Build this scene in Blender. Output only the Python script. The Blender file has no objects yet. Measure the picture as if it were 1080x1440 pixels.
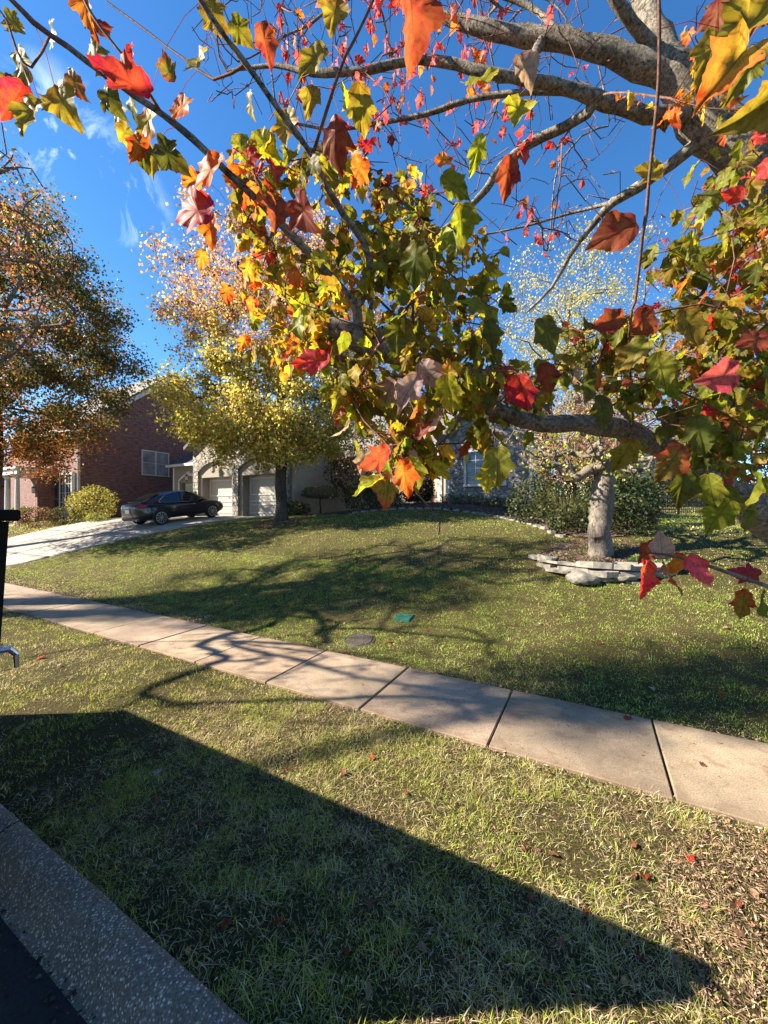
import bpy, bmesh, math, random
import numpy as np
from mathutils import Vector, Matrix

C = bpy.context.scene
COL = C.collection
R = math.radians
rng = np.random.default_rng(7)
random.seed(7)

# ------------------------------------------------------------------ camera
cam_data = bpy.data.cameras.new('camera')
cam_data.sensor_fit = 'HORIZONTAL'
cam_data.sensor_width = 36.0
F_PX, CAM_H = 541.0, 2.0
cam_data.lens = F_PX / 1080.0 * 36.0
cam_data.clip_start = 0.05
cam_data.clip_end = 2000
cam = bpy.data.objects.new('camera', cam_data)
cam.location = (0, 0, CAM_H)
cam.rotation_euler = (R(90), 0, 0)
COL.objects.link(cam)
C.camera = cam

# ------------------------------------------------------------------ light
SUN_EL = 34.0
SUN_AZ_DIR = (1.0, 0.03)          # the way the light travels over the ground (camera looks along +Y)
sun_d = bpy.data.lights.new('sun', 'SUN')
sun_d.energy = 5.0
sun_d.angle = R(0.53)
sun_d.color = (1.0, 0.89, 0.74)
sun = bpy.data.objects.new('sun', sun_d)
_h = Vector((SUN_AZ_DIR[0], SUN_AZ_DIR[1], 0)).normalized()
_dir = Vector((_h.x * math.cos(R(SUN_EL)), _h.y * math.cos(R(SUN_EL)), -math.sin(R(SUN_EL))))
sun.rotation_euler = _dir.to_track_quat('-Z', 'Y').to_euler()
COL.objects.link(sun)

world = bpy.data.worlds.new('World')
C.world = world
world.use_nodes = True
wn, wl = world.node_tree.nodes, world.node_tree.links
wn.clear()
w_out = wn.new('ShaderNodeOutputWorld')
w_bg = wn.new('ShaderNodeBackground')
w_bg.inputs['Strength'].default_value = 0.055
sky = wn.new('ShaderNodeTexSky')
sky.sky_type = 'NISHITA'
sky.sun_disc = False
sky.sun_elevation = R(SUN_EL)
sky.sun_rotation = R(-90)
sky.altitude = 600
sky.air_density = 1.0
sky.dust_density = 0.15
sky.ozone_density = 4.5
# thin cirrus wisps low in the left of the sky, by direction
tc = wn.new('ShaderNodeTexCoord')
mp = wn.new('ShaderNodeMapping'); mp.inputs['Scale'].default_value = (6.5, 6.0, 4.2); mp.inputs['Rotation'].default_value = (0.3, 0.2, 0.5)
nz = wn.new('ShaderNodeTexNoise'); nz.inputs['Scale'].default_value = 2.1; nz.inputs['Detail'].default_value = 9; nz.inputs['Roughness'].default_value = 0.62; nz.inputs['Distortion'].default_value = 0.9
wl.new(tc.outputs['Generated'], mp.inputs['Vector']); wl.new(mp.outputs['Vector'], nz.inputs['Vector'])
rp = wn.new('ShaderNodeValToRGB'); rp.color_ramp.elements[0].position = 0.50; rp.color_ramp.elements[1].position = 0.70
wl.new(nz.outputs['Fac'], rp.inputs['Fac'])
masks = []
for d, inner, outer in (((-0.845, 1, 0.97), 0.02, 0.10), ((-0.66, 1, 0.80), 0.0, 0.075), ((-0.635, 1, 0.74), 0.0, 0.06), ((-0.79, 1, 0.88), 0.0, 0.08), ((-0.57, 1, 0.70), 0.0, 0.03)):
    v = Vector(d).normalized()
    vd = wn.new('ShaderNodeVectorMath'); vd.operation = 'DISTANCE'; vd.inputs[1].default_value = v
    wl.new(tc.outputs['Generated'], vd.inputs[0])
    mr = wn.new('ShaderNodeMapRange'); mr.inputs['From Min'].default_value = inner; mr.inputs['From Max'].default_value = outer
    mr.inputs['To Min'].default_value = 1.0; mr.inputs['To Max'].default_value = 0.0
    wl.new(vd.outputs['Value'], mr.inputs['Value'])
    masks.append(mr.outputs['Result'])
acc = masks[0]
for m_ in masks[1:]:
    mx = wn.new('ShaderNodeMath'); mx.operation = 'MAXIMUM'; wl.new(acc, mx.inputs[0]); wl.new(m_, mx.inputs[1]); acc = mx.outputs[0]
ml = wn.new('ShaderNodeMath'); ml.operation = 'MULTIPLY'; wl.new(acc, ml.inputs[0]); wl.new(rp.outputs['Color'], ml.inputs[1])
mixw = wn.new('ShaderNodeMixRGB'); mixw.inputs['Color2'].default_value = (6.0, 7.4, 9.0, 1)
wl.new(ml.outputs[0], mixw.inputs['Fac']); hs = wn.new('ShaderNodeHueSaturation'); hs.inputs['Saturation'].default_value = 1.2; hs.inputs['Value'].default_value = 1.18
wl.new(sky.outputs['Color'], hs.inputs['Color']); wl.new(hs.outputs['Color'], mixw.inputs['Color1'])
wl.new(mixw.outputs['Color'], w_bg.inputs['Color'])
wl.new(w_bg.outputs['Background'], w_out.inputs['Surface'])

C.view_settings.view_transform = 'Standard'
C.view_settings.look = 'None'
C.view_settings.gamma = 1.0
C.view_settings.exposure = 2.05
C.cycles.max_bounces = 8
C.cycles.transparent_max_bounces = 8

# ------------------------------------------------------------------ helpers
AX = Vector((0.88, -0.475, 0)).normalized()      # along the street, to the right
AN = Vector((0.475, 0.88, 0)).normalized()       # away from the street
ROT = math.atan2(AX.y, AX.x)

def sn(x, y):
    return -AX.x * x - AX.y * y, AN.x * x + AN.y * y
def xy(s, n):
    return -AX.x * s + AN.x * n, -AX.y * s + AN.y * n

def vnoise(x, y, scale, seed=0):
    x = np.asarray(x, float) / scale + 1000.3; y = np.asarray(y, float) / scale + 1000.7
    xi = np.floor(x).astype(np.int64); yi = np.floor(y).astype(np.int64)
    fx = x - xi; fy = y - yi
    fx = fx * fx * (3 - 2 * fx); fy = fy * fy * (3 - 2 * fy)
    def h(a, b):
        v = (a * 374761393 + b * 668265263 + seed * 1442695041) & 0x7fffffff
        v = ((v ^ (v >> 13)) * 1274126177) & 0x7fffffff
        return ((v ^ (v >> 16)) & 0xffff) / 65535.0
    a = h(xi, yi); b = h(xi + 1, yi); c = h(xi, yi + 1); d = h(xi + 1, yi + 1)
    return (a * (1 - fx) + b * fx) * (1 - fy) + (c * (1 - fx) + d * fx) * fy

PN = np.array([-400, -6.4, -6.2, 0.70, 0.98, 1.0, 3.3, 4.48, 5.0, 5.7, 6.5, 8.0, 9.6, 11.4, 13.0, 15.0, 18.0, 26.0, 60, 500])
PZ = np.array([0.0, 0.0, -0.2, -0.20, -0.20, -0.03, -0.02, -0.03, 0.01, 0.12, 0.34, 0.78, 1.20, 1.55, 1.69, 1.75, 1.80, 1.85, 2.2, 4.0])
def H(x, y):
    x = np.asarray(x, float); y = np.asarray(y, float)
    s, n = sn(x, y)
    z = np.interp(n, PN, PZ)
    z = 0.5 * z + 0.25 * np.interp(n - 0.4, PN, PZ) + 0.25 * np.interp(n + 0.4, PN, PZ) if False else z
    z = z + 0.62 * np.exp(-(((x - 2.6) / 4.6) ** 2 + ((y - 18.2) / 3.9) ** 2))
    far = np.clip((y - 20) / 26, 0, 1) * np.clip((x - 8) / 10, 0, 1)
    z = z + 1.7 * far
    lawn = np.clip((n - 4.8) / 1.5, 0, 1)
    z = z + lawn * (0.05 * (vnoise(x, y, 1.7, 3) - 0.5) + 0.02 * (vnoise(x, y, 0.5, 4) - 0.5))
    return z
def h1(x, y):
    return float(H(np.array([x]), np.array([y]))[0])
def px(u, v, d):
    return Vector(((u - 540) / F_PX * d, d, CAM_H + (720 - v) / F_PX * d))

# ---- materials
def newmat(name):
    m = bpy.data.materials.new(name); m.use_nodes = True
    nt = m.node_tree; nt.nodes.clear()
    out = nt.nodes.new('ShaderNodeOutputMaterial')
    b = nt.nodes.new('ShaderNodeBsdfPrincipled')
    nt.links.new(b.outputs[0], out.inputs['Surface'])
    return m, nt, b, out
def N(nt, t, **kw):
    n = nt.nodes.new(t)
    for k, v in kw.items():
        if k in n.inputs: n.inputs[k].default_value = v
        else: setattr(n, k, v)
    return n
def ramp(nt, src, stops):
    r = nt.nodes.new('ShaderNodeValToRGB')
    e = r.color_ramp.elements
    while len(e) < len(stops): e.new(0.5)
    for i, (p, c) in enumerate(stops):
        e[i].position = p; e[i].color = (c[0], c[1], c[2], 1)
    nt.links.new(src, r.inputs['Fac'])
    return r
def bump(nt, b, src, strength=0.3, dist=0.02):
    bp = nt.nodes.new('ShaderNodeBump'); bp.inputs['Strength'].default_value = strength; bp.inputs['Distance'].default_value = dist
    nt.links.new(src, bp.inputs['Height']); nt.links.new(bp.outputs[0], b.inputs['Normal'])
    return bp
def coord(nt, kind='Object', scale=(1, 1, 1)):
    t = nt.nodes.new('ShaderNodeTexCoord'); mpn = nt.nodes.new('ShaderNodeMapping')
    mpn.inputs['Scale'].default_value = scale
    nt.links.new(t.outputs[kind], mpn.inputs['Vector'])
    return mpn.outputs['Vector']
def simple(name, c, rough=0.6, metal=0.0, var=0.15, vscale=8.0, bmp=0.0, spec=None, coat=0.0):
    m, nt, b, out = newmat(name)
    v = coord(nt)
    n = N(nt, 'ShaderNodeTexNoise', Scale=vscale, Detail=6.0, Roughness=0.6)
    nt.links.new(v, n.inputs['Vector'])
    lo = tuple(max(0, x * (1 - var)) for x in c); hi = tuple(min(1, x * (1 + var)) for x in c)
    r = ramp(nt, n.outputs['Fac'], [(0.3, lo), (0.7, hi)])
    nt.links.new(r.outputs['Color'], b.inputs['Base Color'])
    b.inputs['Roughness'].default_value = rough; b.inputs['Metallic'].default_value = metal
    if spec is not None: b.inputs['Specular IOR Level'].default_value = spec
    if coat: b.inputs['Coat Weight'].default_value = coat; b.inputs['Coat Roughness'].default_value = 0.05
    if bmp: bump(nt, b, n.outputs['Fac'], bmp, 0.01)
    return m
def wallvec(nt):
    """(x + y, z) in the object's own space, so a pattern runs round the corners of a house"""
    t = nt.nodes.new('ShaderNodeTexCoord'); sp = nt.nodes.new('ShaderNodeSeparateXYZ')
    nt.links.new(t.outputs['Object'], sp.inputs[0])
    ad = N(nt, 'ShaderNodeMath', operation='ADD'); nt.links.new(sp.outputs[0], ad.inputs[0]); nt.links.new(sp.outputs[1], ad.inputs[1])
    cb = nt.nodes.new('ShaderNodeCombineXYZ'); nt.links.new(ad.outputs[0], cb.inputs[0]); nt.links.new(sp.outputs[2], cb.inputs[1])
    return cb.outputs[0]

def mat_brick():
    m, nt, b, out = newmat('brick')
    v = wallvec(nt)
    br = N(nt, 'ShaderNodeTexBrick', Scale=1.0)
    br.inputs['Color1'].default_value = (0.20, 0.075, 0.056, 1); br.inputs['Color2'].default_value = (0.115, 0.045, 0.04, 1)
    br.inputs['Mortar'].default_value = (0.25, 0.21, 0.18, 1); br.inputs['Mortar Size'].default_value = 0.009
    br.inputs['Brick Width'].default_value = 0.225; br.inputs['Row Height'].default_value = 0.08; br.inputs['Bias'].default_value = -0.1
    nt.links.new(v, br.inputs['Vector'])
    n = N(nt, 'ShaderNodeTexNoise', Scale=3.0, Detail=5.0); nt.links.new(v, n.inputs['Vector'])
    mpv = N(nt, 'ShaderNodeMapping'); mpv.inputs['Scale'].default_value = (2.2, 11.0, 1); nt.links.new(v, mpv.inputs['Vector'])
    n2 = N(nt, 'ShaderNodeTexNoise', Scale=1.3, Detail=4.0); nt.links.new(mpv.outputs[0], n2.inputs['Vector'])
    r = ramp(nt, n2.outputs['Fac'], [(0.35, (0.55, 0.55, 0.6)), (0.65, (1.25, 1.15, 1.1))])
    mx = N(nt, 'ShaderNodeMixRGB', blend_type='MULTIPLY'); mx.inputs['Fac'].default_value = 1.0
    nt.links.new(br.outputs['Color'], mx.inputs['Color1']); nt.links.new(r.outputs['Color'], mx.inputs['Color2'])
    nt.links.new(mx.outputs['Color'], b.inputs['Base Color'])
    b.inputs['Roughness'].default_value = 0.9
    bump(nt, b, br.outputs['Fac'], 0.4, -0.008)
    return m
def mat_stone():
    m, nt, b, out = newmat('rubble_stone')
    v = wallvec(nt)
    nd = N(nt, 'ShaderNodeTexNoise', Scale=2.2, Detail=3.0); nt.links.new(v, nd.inputs['Vector'])
    ms = N(nt, 'ShaderNodeMapping'); ms.inputs['Scale'].default_value = (3.0, 4.6, 1)
    mxv = N(nt, 'ShaderNodeMixRGB', blend_type='ADD'); mxv.inputs['Fac'].default_value = 0.24
    nt.links.new(v, mxv.inputs['Color1']); nt.links.new(nd.outputs['Color'], mxv.inputs['Color2'])
    nt.links.new(mxv.outputs['Color'], ms.inputs['Vector'])
    vo = N(nt, 'ShaderNodeTexVoronoi', feature='DISTANCE_TO_EDGE', Scale=1.0); nt.links.new(ms.outputs[0], vo.inputs['Vector'])
    vc = N(nt, 'ShaderNodeTexVoronoi', feature='F1', Scale=1.0); nt.links.new(ms.outputs[0], vc.inputs['Vector'])
    sp = N(nt, 'ShaderNodeSeparateColor'); nt.links.new(vc.outputs['Color'], sp.inputs[0])
    cr = ramp(nt, sp.outputs[0], [(0.0, (0.20, 0.18, 0.155)), (0.5, (0.28, 0.255, 0.22)), (1.0, (0.36, 0.325, 0.275))])
    n = N(nt, 'ShaderNodeTexNoise', Scale=9.0, Detail=7.0, Roughness=0.7); nt.links.new(v, n.inputs['Vector'])
    r = ramp(nt, n.outputs['Fac'], [(0.3, (0.72, 0.72, 0.72)), (0.7, (1.1, 1.1, 1.1))])
    mx = N(nt, 'ShaderNodeMixRGB', blend_type='MULTIPLY'); mx.inputs['Fac'].default_value = 1.0
    nt.links.new(cr.outputs['Color'], mx.inputs['Color1']); nt.links.new(r.outputs['Color'], mx.inputs['Color2'])
    er = ramp(nt, vo.outputs['Distance'], [(0.02, (0, 0, 0)), (0.07, (1, 1, 1))])
    mm = N(nt, 'ShaderNodeMixRGB'); mm.inputs['Color1'].default_value = (0.115, 0.105, 0.095, 1)
    nt.links.new(er.outputs['Color'], mm.inputs['Fac']); nt.links.new(mx.outputs['Color'], mm.inputs['Color2'])
    nt.links.new(mm.outputs['Color'], b.inputs['Base Color'])
    b.inputs['Roughness'].default_value = 0.92
    ad = N(nt, 'ShaderNodeMath', operation='MULTIPLY_ADD'); nt.links.new(n.outputs['Fac'], ad.inputs[0]); ad.inputs[1].default_value = 0.3
    er2 = ramp(nt, vo.outputs['Distance'], [(0.0, (0, 0, 0)), (0.12, (1, 1, 1))]); nt.links.new(er2.outputs['Color'], ad.inputs[2])
    bump(nt, b, ad.outputs[0], 0.8, 0.04)
    return m
def mat_shingle(c):
    m, nt, b, out = newmat('roof_shingle')
    t = nt.nodes.new('ShaderNodeTexCoord'); sp = nt.nodes.new('ShaderNodeSeparateXYZ'); nt.links.new(t.outputs['Object'], sp.inputs[0])
    ad = N(nt, 'ShaderNodeMath', operation='ADD'); nt.links.new(sp.outputs[0], ad.inputs[0]); nt.links.new(sp.outputs[1], ad.inputs[1])
    cb = nt.nodes.new('ShaderNodeCombineXYZ'); nt.links.new(ad.outputs[0], cb.inputs[0]); nt.links.new(sp.outputs[2], cb.inputs[1])
    br = N(nt, 'ShaderNodeTexBrick', Scale=1.0)
    br.inputs['Color1'].default_value = (*[x * 1.25 for x in c], 1); br.inputs['Color2'].default_value = (*[x * 0.7 for x in c], 1)
    br.inputs['Mortar'].default_value = (*[x * 0.4 for x in c], 1); br.inputs['Mortar Size'].default_value = 0.008
    br.inputs['Brick Width'].default_value = 0.3; br.inputs['Row Height'].default_value = 0.1
    nt.links.new(cb.outputs[0], br.inputs['Vector']); nt.links.new(br.outputs['Color'], b.inputs['Base Color'])
    b.inputs['Roughness'].default_value = 0.95
    return m
def mat_concrete(name, c, pebble=False, stain=(0.6, 0.5, 0.4), walk=False):
    m, nt, b, out = newmat(name)
    v = coord(nt)
    n1 = N(nt, 'ShaderNodeTexNoise', Scale=1.3, Detail=6.0, Roughness=0.65); nt.links.new(v, n1.inputs['Vector'])
    n2 = N(nt, 'ShaderNodeTexNoise', Scale=90.0, Detail=3.0); nt.links.new(v, n2.inputs['Vector'])
    n3 = N(nt, 'ShaderNodeTexNoise', Scale=5.5, Detail=8.0, Roughness=0.75, Distortion=0.6); nt.links.new(v, n3.inputs['Vector'])
    r1 = ramp(nt, n1.outputs['Fac'], [(0.34, tuple(x * 0.66 for x in c)), (0.66, tuple(min(1, x * 1.16) for x in c))])
    r2 = ramp(nt, n2.outputs['Fac'], [(0.35, (0.72, 0.72, 0.72)), (0.65, (1.18, 1.18, 1.18))])
    mx = N(nt, 'ShaderNodeMixRGB', blend_type='MULTIPLY'); mx.inputs['Fac'].default_value = 1.0
    nt.links.new(r1.outputs['Color'], mx.inputs['Color1']); nt.links.new(r2.outputs['Color'], mx.inputs['Color2'])
    r3 = ramp(nt, n3.outputs['Fac'], [(0.52, (0, 0, 0)), (0.70, (1, 1, 1))])
    fm = N(nt, 'ShaderNodeMath', operation='MULTIPLY'); fm.inputs[1].default_value = 0.85; nt.links.new(r3.outputs['Color'], fm.inputs[0])
    st = N(nt, 'ShaderNodeMixRGB'); st.inputs['Color2'].default_value = (*[c[i] * stain[i] for i in range(3)], 1)
    nt.links.new(fm.outputs[0], st.inputs['Fac']); nt.links.new(mx.outputs['Color'], st.inputs['Color1'])
    n4 = N(nt, 'ShaderNodeTexNoise', Scale=26.0, Detail=4.0, Roughness=0.6); nt.links.new(v, n4.inputs['Vector'])
    r4 = ramp(nt, n4.outputs['Fac'], [(0.27, (0.35, 0.28, 0.2)), (0.36, (1, 1, 1))])
    sp4 = N(nt, 'ShaderNodeMixRGB', blend_type='MULTIPLY'); sp4.inputs['Fac'].default_value = 0.8
    nt.links.new(st.outputs['Color'], sp4.inputs['Color1']); nt.links.new(r4.outputs['Color'], sp4.inputs['Color2']); st = sp4
    if walk:
        # slabs were poured on different days, and soil washes over both edges of the walk
        at = N(nt, 'ShaderNodeAttribute', attribute_name='Col')
        ms_ = N(nt, 'ShaderNodeMixRGB', blend_type='MULTIPLY'); ms_.inputs['Fac'].default_value = 1.0
        nt.links.new(st.outputs['Color'], ms_.inputs['Color1']); nt.links.new(at.outputs['Color'], ms_.inputs['Color2'])
        dt = N(nt, 'ShaderNodeVectorMath', operation='DOT_PRODUCT'); nt.links.new(v, dt.inputs[0]); dt.inputs[1].default_value = (AN.x, AN.y, 0)
        sb = N(nt, 'ShaderNodeMath', operation='SUBTRACT'); nt.links.new(dt.outputs['Value'], sb.inputs[0]); sb.inputs[1].default_value = 3.895
        ab_ = N(nt, 'ShaderNodeMath', operation='ABSOLUTE'); nt.links.new(sb.outputs[0], ab_.inputs[0])
        nn_ = N(nt, 'ShaderNodeMath', operation='MULTIPLY_ADD'); nt.links.new(n3.outputs['Fac'], nn_.inputs[0]); nn_.inputs[1].default_value = 0.55; nt.links.new(ab_.outputs[0], nn_.inputs[2])
        re_ = ramp(nt, nn_.outputs[0], [(0.70, (0, 0, 0)), (0.90, (1, 1, 1))])
        fe = N(nt, 'ShaderNodeMath', operation='MULTIPLY'); fe.inputs[1].default_value = 0.7; nt.links.new(re_.outputs['Color'], fe.inputs[0])
        me_ = N(nt, 'ShaderNodeMixRGB'); me_.inputs['Color2'].default_value = (0.13, 0.085, 0.05, 1)
        nt.links.new(fe.outputs[0], me_.inputs['Fac']); nt.links.new(ms_.outputs['Color'], me_.inputs['Color1']); st = me_
    src = st.outputs['Color']; hsrc = n2.outputs['Fac']
    if pebble:
        vo = N(nt, 'ShaderNodeTexVoronoi', feature='F1', Scale=90.0); nt.links.new(v, vo.inputs['Vector'])
        sp = N(nt, 'ShaderNodeSeparateColor'); nt.links.new(vo.outputs['Color'], sp.inputs[0])
        pr = ramp(nt, sp.outputs[1], [(0.0, (0.09, 0.07, 0.052)), (0.4, (0.18, 0.138, 0.10)), (0.7, (0.32, 0.26, 0.20)), (1.0, (0.62, 0.53, 0.43))])
        dr = ramp(nt, vo.outputs['Distance'], [(0.40, (1, 1, 1)), (0.52, (0, 0, 0))])
        pm = N(nt, 'ShaderNodeMixRGB'); nt.links.new(dr.outputs['Color'], pm.inputs['Fac']); nt.links.new(src, pm.inputs['Color1']); nt.links.new(pr.outputs['Color'], pm.inputs['Color2'])
        src = pm.outputs['Color']; hsrc = dr.outputs['Color']
    nt.links.new(src, b.inputs['Base Color'])
    b.inputs['Roughness'].default_value = 0.9
    bump(nt, b, hsrc, 0.35, 0.006)
    return m
def mat_bark(c1, c2, scale=6.0, strength=0.9, ridged=False):
    m, nt, b, out = newmat('bark')
    v = coord(nt, 'Object', (scale, scale, scale * (0.3 if ridged else 1.0)))
    n = N(nt, 'ShaderNodeTexNoise', Scale=6.0, Detail=10.0, Roughness=0.75, Distortion=0.5); nt.links.new(v, n.inputs['Vector'])
    n2 = N(nt, 'ShaderNodeTexNoise', Scale=0.8, Detail=5.0, Roughness=0.65); nt.links.new(v, n2.inputs['Vector'])
    n3 = N(nt, 'ShaderNodeTexNoise', Scale=2.2, Detail=6.0, Roughness=0.7, Distortion=1.0); nt.links.new(v, n3.inputs['Vector'])
    r = ramp(nt, n.outputs['Fac'], [(0.36, c1), (0.60, c2)])
    r2 = ramp(nt, n2.outputs['Fac'], [(0.32, (0.62, 0.60, 0.57)), (0.66, (1.2, 1.18, 1.12))])
    r3 = ramp(nt, n3.outputs['Fac'], [(0.33, (0.55, 0.52, 0.5)), (0.46, (1, 1, 1))])
    mx = N(nt, 'ShaderNodeMixRGB', blend_type='MULTIPLY'); mx.inputs['Fac'].default_value = 1.0
    nt.links.new(r.outputs['Color'], mx.inputs['Color1']); nt.links.new(r2.outputs['Color'], mx.inputs['Color2'])
    m2 = N(nt, 'ShaderNodeMixRGB', blend_type='MULTIPLY'); m2.inputs['Fac'].default_value = 1.0
    nt.links.new(mx.outputs['Color'], m2.inputs['Color1']); nt.links.new(r3.outputs['Color'], m2.inputs['Color2'])
    nt.links.new(m2.outputs['Color'], b.inputs['Base Color'])
    b.inputs['Roughness'].default_value = 0.95; b.inputs['Specular IOR Level'].default_value = 0.15
    ad = N(nt, 'ShaderNodeMath', operation='MULTIPLY_ADD'); nt.links.new(n.outputs['Fac'], ad.inputs[0]); ad.inputs[1].default_value = 0.5
    nt.links.new(r3.outputs['Color'], ad.inputs[2])
    bump(nt, b, ad.outputs[0], strength, 0.015)
    return m
def mat_leaf(name, trans=0.45, gloss=0.35, veins=False, spots=True, spec=0.35):
    """leaf colour comes from the mesh's own per-leaf colour; light also passes through the blade"""
    m, nt, b, out = newmat(name)
    at = N(nt, 'ShaderNodeAttribute', attribute_name='Col')
    src = at.outputs['Color']
    if spots:
        v = coord(nt)
        n = N(nt, 'ShaderNodeTexNoise', Scale=70.0 if veins else 9.0, Detail=5.0, Roughness=0.7); nt.links.new(v, n.inputs['Vector'])
        r = ramp(nt, n.outputs['Fac'], [(0.33, (0.5, 0.4, 0.33)), (0.52, (1.08, 1.08, 1.08))])
        mx = N(nt, 'ShaderNodeMixRGB', blend_type='MULTIPLY'); mx.inputs['Fac'].default_value = 0.8
        nt.links.new(src, mx.inputs['Color1']); nt.links.new(r.outputs['Color'], mx.inputs['Color2']); src = mx.outputs['Color']
    if veins:
        nb = N(nt, 'ShaderNodeTexNoise', Scale=24.0, Detail=4.0, Roughness=0.6); nt.links.new(v, nb.inputs['Vector'])
        rb = ramp(nt, nb.outputs['Fac'], [(0.48, (0, 0, 0)), (0.62, (1, 1, 1))])
        fb = N(nt, 'ShaderNodeMath', operation='MULTIPLY'); fb.inputs[1].default_value = 0.65; nt.links.new(rb.outputs['Color'], fb.inputs[0])
        hb = N(nt, 'ShaderNodeHueSaturation', Hue=0.465, Saturation=1.05, Value=0.82); nt.links.new(src, hb.inputs['Color'])
        mb = N(nt, 'ShaderNodeMixRGB'); nt.links.new(fb.outputs[0], mb.inputs['Fac']); nt.links.new(src, mb.inputs['Color1']); nt.links.new(hb.outputs['Color'], mb.inputs['Color2']); src = mb.outputs['Color']
        uv = N(nt, 'ShaderNodeUVMap', uv_map='leaf'); sp = N(nt, 'ShaderNodeSeparateXYZ'); nt.links.new(uv.outputs[0], sp.inputs[0])
        ab = N(nt, 'ShaderNodeMath', operation='ABSOLUTE'); nt.links.new(sp.outputs[0], ab.inputs[0])
        def perp(a, c_):
            p = N(nt, 'ShaderNodeMath', operation='MULTIPLY'); nt.links.new(ab.outputs[0], p.inputs[0]); p.inputs[1].default_value = a
            q = N(nt, 'ShaderNodeMath', operation='MULTIPLY_ADD'); nt.links.new(sp.outputs[1], q.inputs[0]); q.inputs[1].default_value = -c_; nt.links.new(p.outputs[0], q.inputs[2])
            z = N(nt, 'ShaderNodeMath', operation='ABSOLUTE'); nt.links.new(q.outputs[0], z.inputs[0]); return z.outputs[0]
        a = ab.outputs[0]
        for k in ((0.67, 0.74), (0.2, 0.97)):
            mn = N(nt, 'ShaderNodeMath', operation='MINIMUM'); nt.links.new(a, mn.inputs[0]); nt.links.new(perp(*k), mn.inputs[1]); a = mn.outputs[0]
        # side veins: a fine fan
        wv = N(nt, 'ShaderNodeMath', operation='MULTIPLY_ADD'); nt.links.new(ab.outputs[0], wv.inputs[0]); wv.inputs[1].default_value = -1.1; nt.links.new(sp.outputs[1], wv.inputs[2])
        fr = N(nt, 'ShaderNodeMath', operation='PINGPONG'); nt.links.new(wv.outputs[0], fr.inputs[0]); fr.inputs[1].default_value = 0.055
        mf = N(nt, 'ShaderNodeMath', operation='MULTIPLY_ADD'); nt.links.new(fr.outputs[0], mf.inputs[0]); mf.inputs[1].default_value = 1.0; mf.inputs[2].default_value = 0.011
        mn = N(nt, 'ShaderNodeMath', operation='MINIMUM'); nt.links.new(a, mn.inputs[0]); nt.links.new(mf.outputs[0], mn.inputs[1])
        vr = ramp(nt, mn.outputs[0], [(0.004, (1, 1, 1)), (0.018, (0, 0, 0))])
        fv = N(nt, 'ShaderNodeMath', operation='MULTIPLY'); fv.inputs[1].default_value = 0.75; nt.links.new(vr.outputs['Color'], fv.inputs[0])
        mv = N(nt, 'ShaderNodeMixRGB', blend_type='MULTIPLY'); mv.inputs['Color2'].default_value = (0.55, 0.42, 0.38, 1)
        nt.links.new(fv.outputs[0], mv.inputs['Fac']); nt.links.new(src, mv.inputs['Color1']); src = mv.outputs['Color']
        bump(nt, b, a, 0.25, 0.05)
    nt.links.new(src, b.inputs['Base Color'])
    b.inputs['Roughness'].default_value = gloss
    b.inputs['Specular IOR Level'].default_value = spec
    tr = nt.nodes.new('ShaderNodeBsdfTranslucent')
    gm = N(nt, 'ShaderNodeMixRGB', blend_type='MULTIPLY'); gm.inputs['Fac'].default_value = 1.0; gm.inputs['Color2'].default_value = (1.5, 1.4, 0.85, 1)
    nt.links.new(src, gm.inputs['Color1']); nt.links.new(gm.outputs['Color'], tr.inputs['Color'])
    ms = nt.nodes.new('ShaderNodeMixShader'); ms.inputs['Fac'].default_value = trans
    nt.links.new(b.outputs[0], ms.inputs[1]); nt.links.new(tr.outputs[0], ms.inputs[2])
    nt.links.new(ms.outputs[0], out.inputs['Surface'])
    return m

# ---- object helpers
def tag(o, label=None, cat=None, group=None, kind=None):
    if label: o['label'] = label
    if cat: o['category'] = cat
    if group: o['group'] = group
    if kind: o['kind'] = kind
    return o
def empty(name, loc, label, cat, rz=0.0, group=None):
    o = bpy.data.objects.new(name, None); COL.objects.link(o)
    o.empty_display_size = 0.2
    o.location = loc; o.rotation_euler = (0, 0, rz)
    return tag(o, label, cat, group)
def mesh_np(name, V, Fq, mat, parent=None, col=None, uv=None, smooth=False):
    """V (n,3); Fq list of int arrays, each (m,k)"""
    me = bpy.data.meshes.new(name)
    V = np.ascontiguousarray(V, dtype=np.float32)
    Fq = [np.asarray(f, np.int32) for f in Fq if len(f)]
    me.vertices.add(len(V)); me.vertices.foreach_set('co', V.ravel())
    loops = np.concatenate([f.ravel() for f in Fq])
    tot = np.concatenate([np.full(len(f), f.shape[1], np.int32) for f in Fq])
    st = np.concatenate([[0], np.cumsum(tot)[:-1]]).astype(np.int32)
    me.loops.add(len(loops)); me.loops.foreach_set('vertex_index', loops)
    me.polygons.add(len(tot)); me.polygons.foreach_set('loop_start', st); me.polygons.foreach_set('loop_total', tot)
    if smooth: me.polygons.foreach_set('use_smooth', np.ones(len(tot), bool))
    if col is not None:
        a = me.attributes.new('Col', 'FLOAT_COLOR', 'POINT')
        c4 = np.ones((len(V), 4), np.float32); c4[:, :3] = col
        a.data.foreach_set('color', c4.ravel())
    if uv is not None:
        l = me.uv_layers.new(name='leaf')
        l.data.foreach_set('uv', np.ascontiguousarray(uv[loops], np.float32).ravel())
    me.update(calc_edges=True)
    if mat: me.materials.append(mat)
    o = bpy.data.objects.new(name, me); COL.objects.link(o)
    if parent is not None: o.parent = parent
    return o

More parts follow.
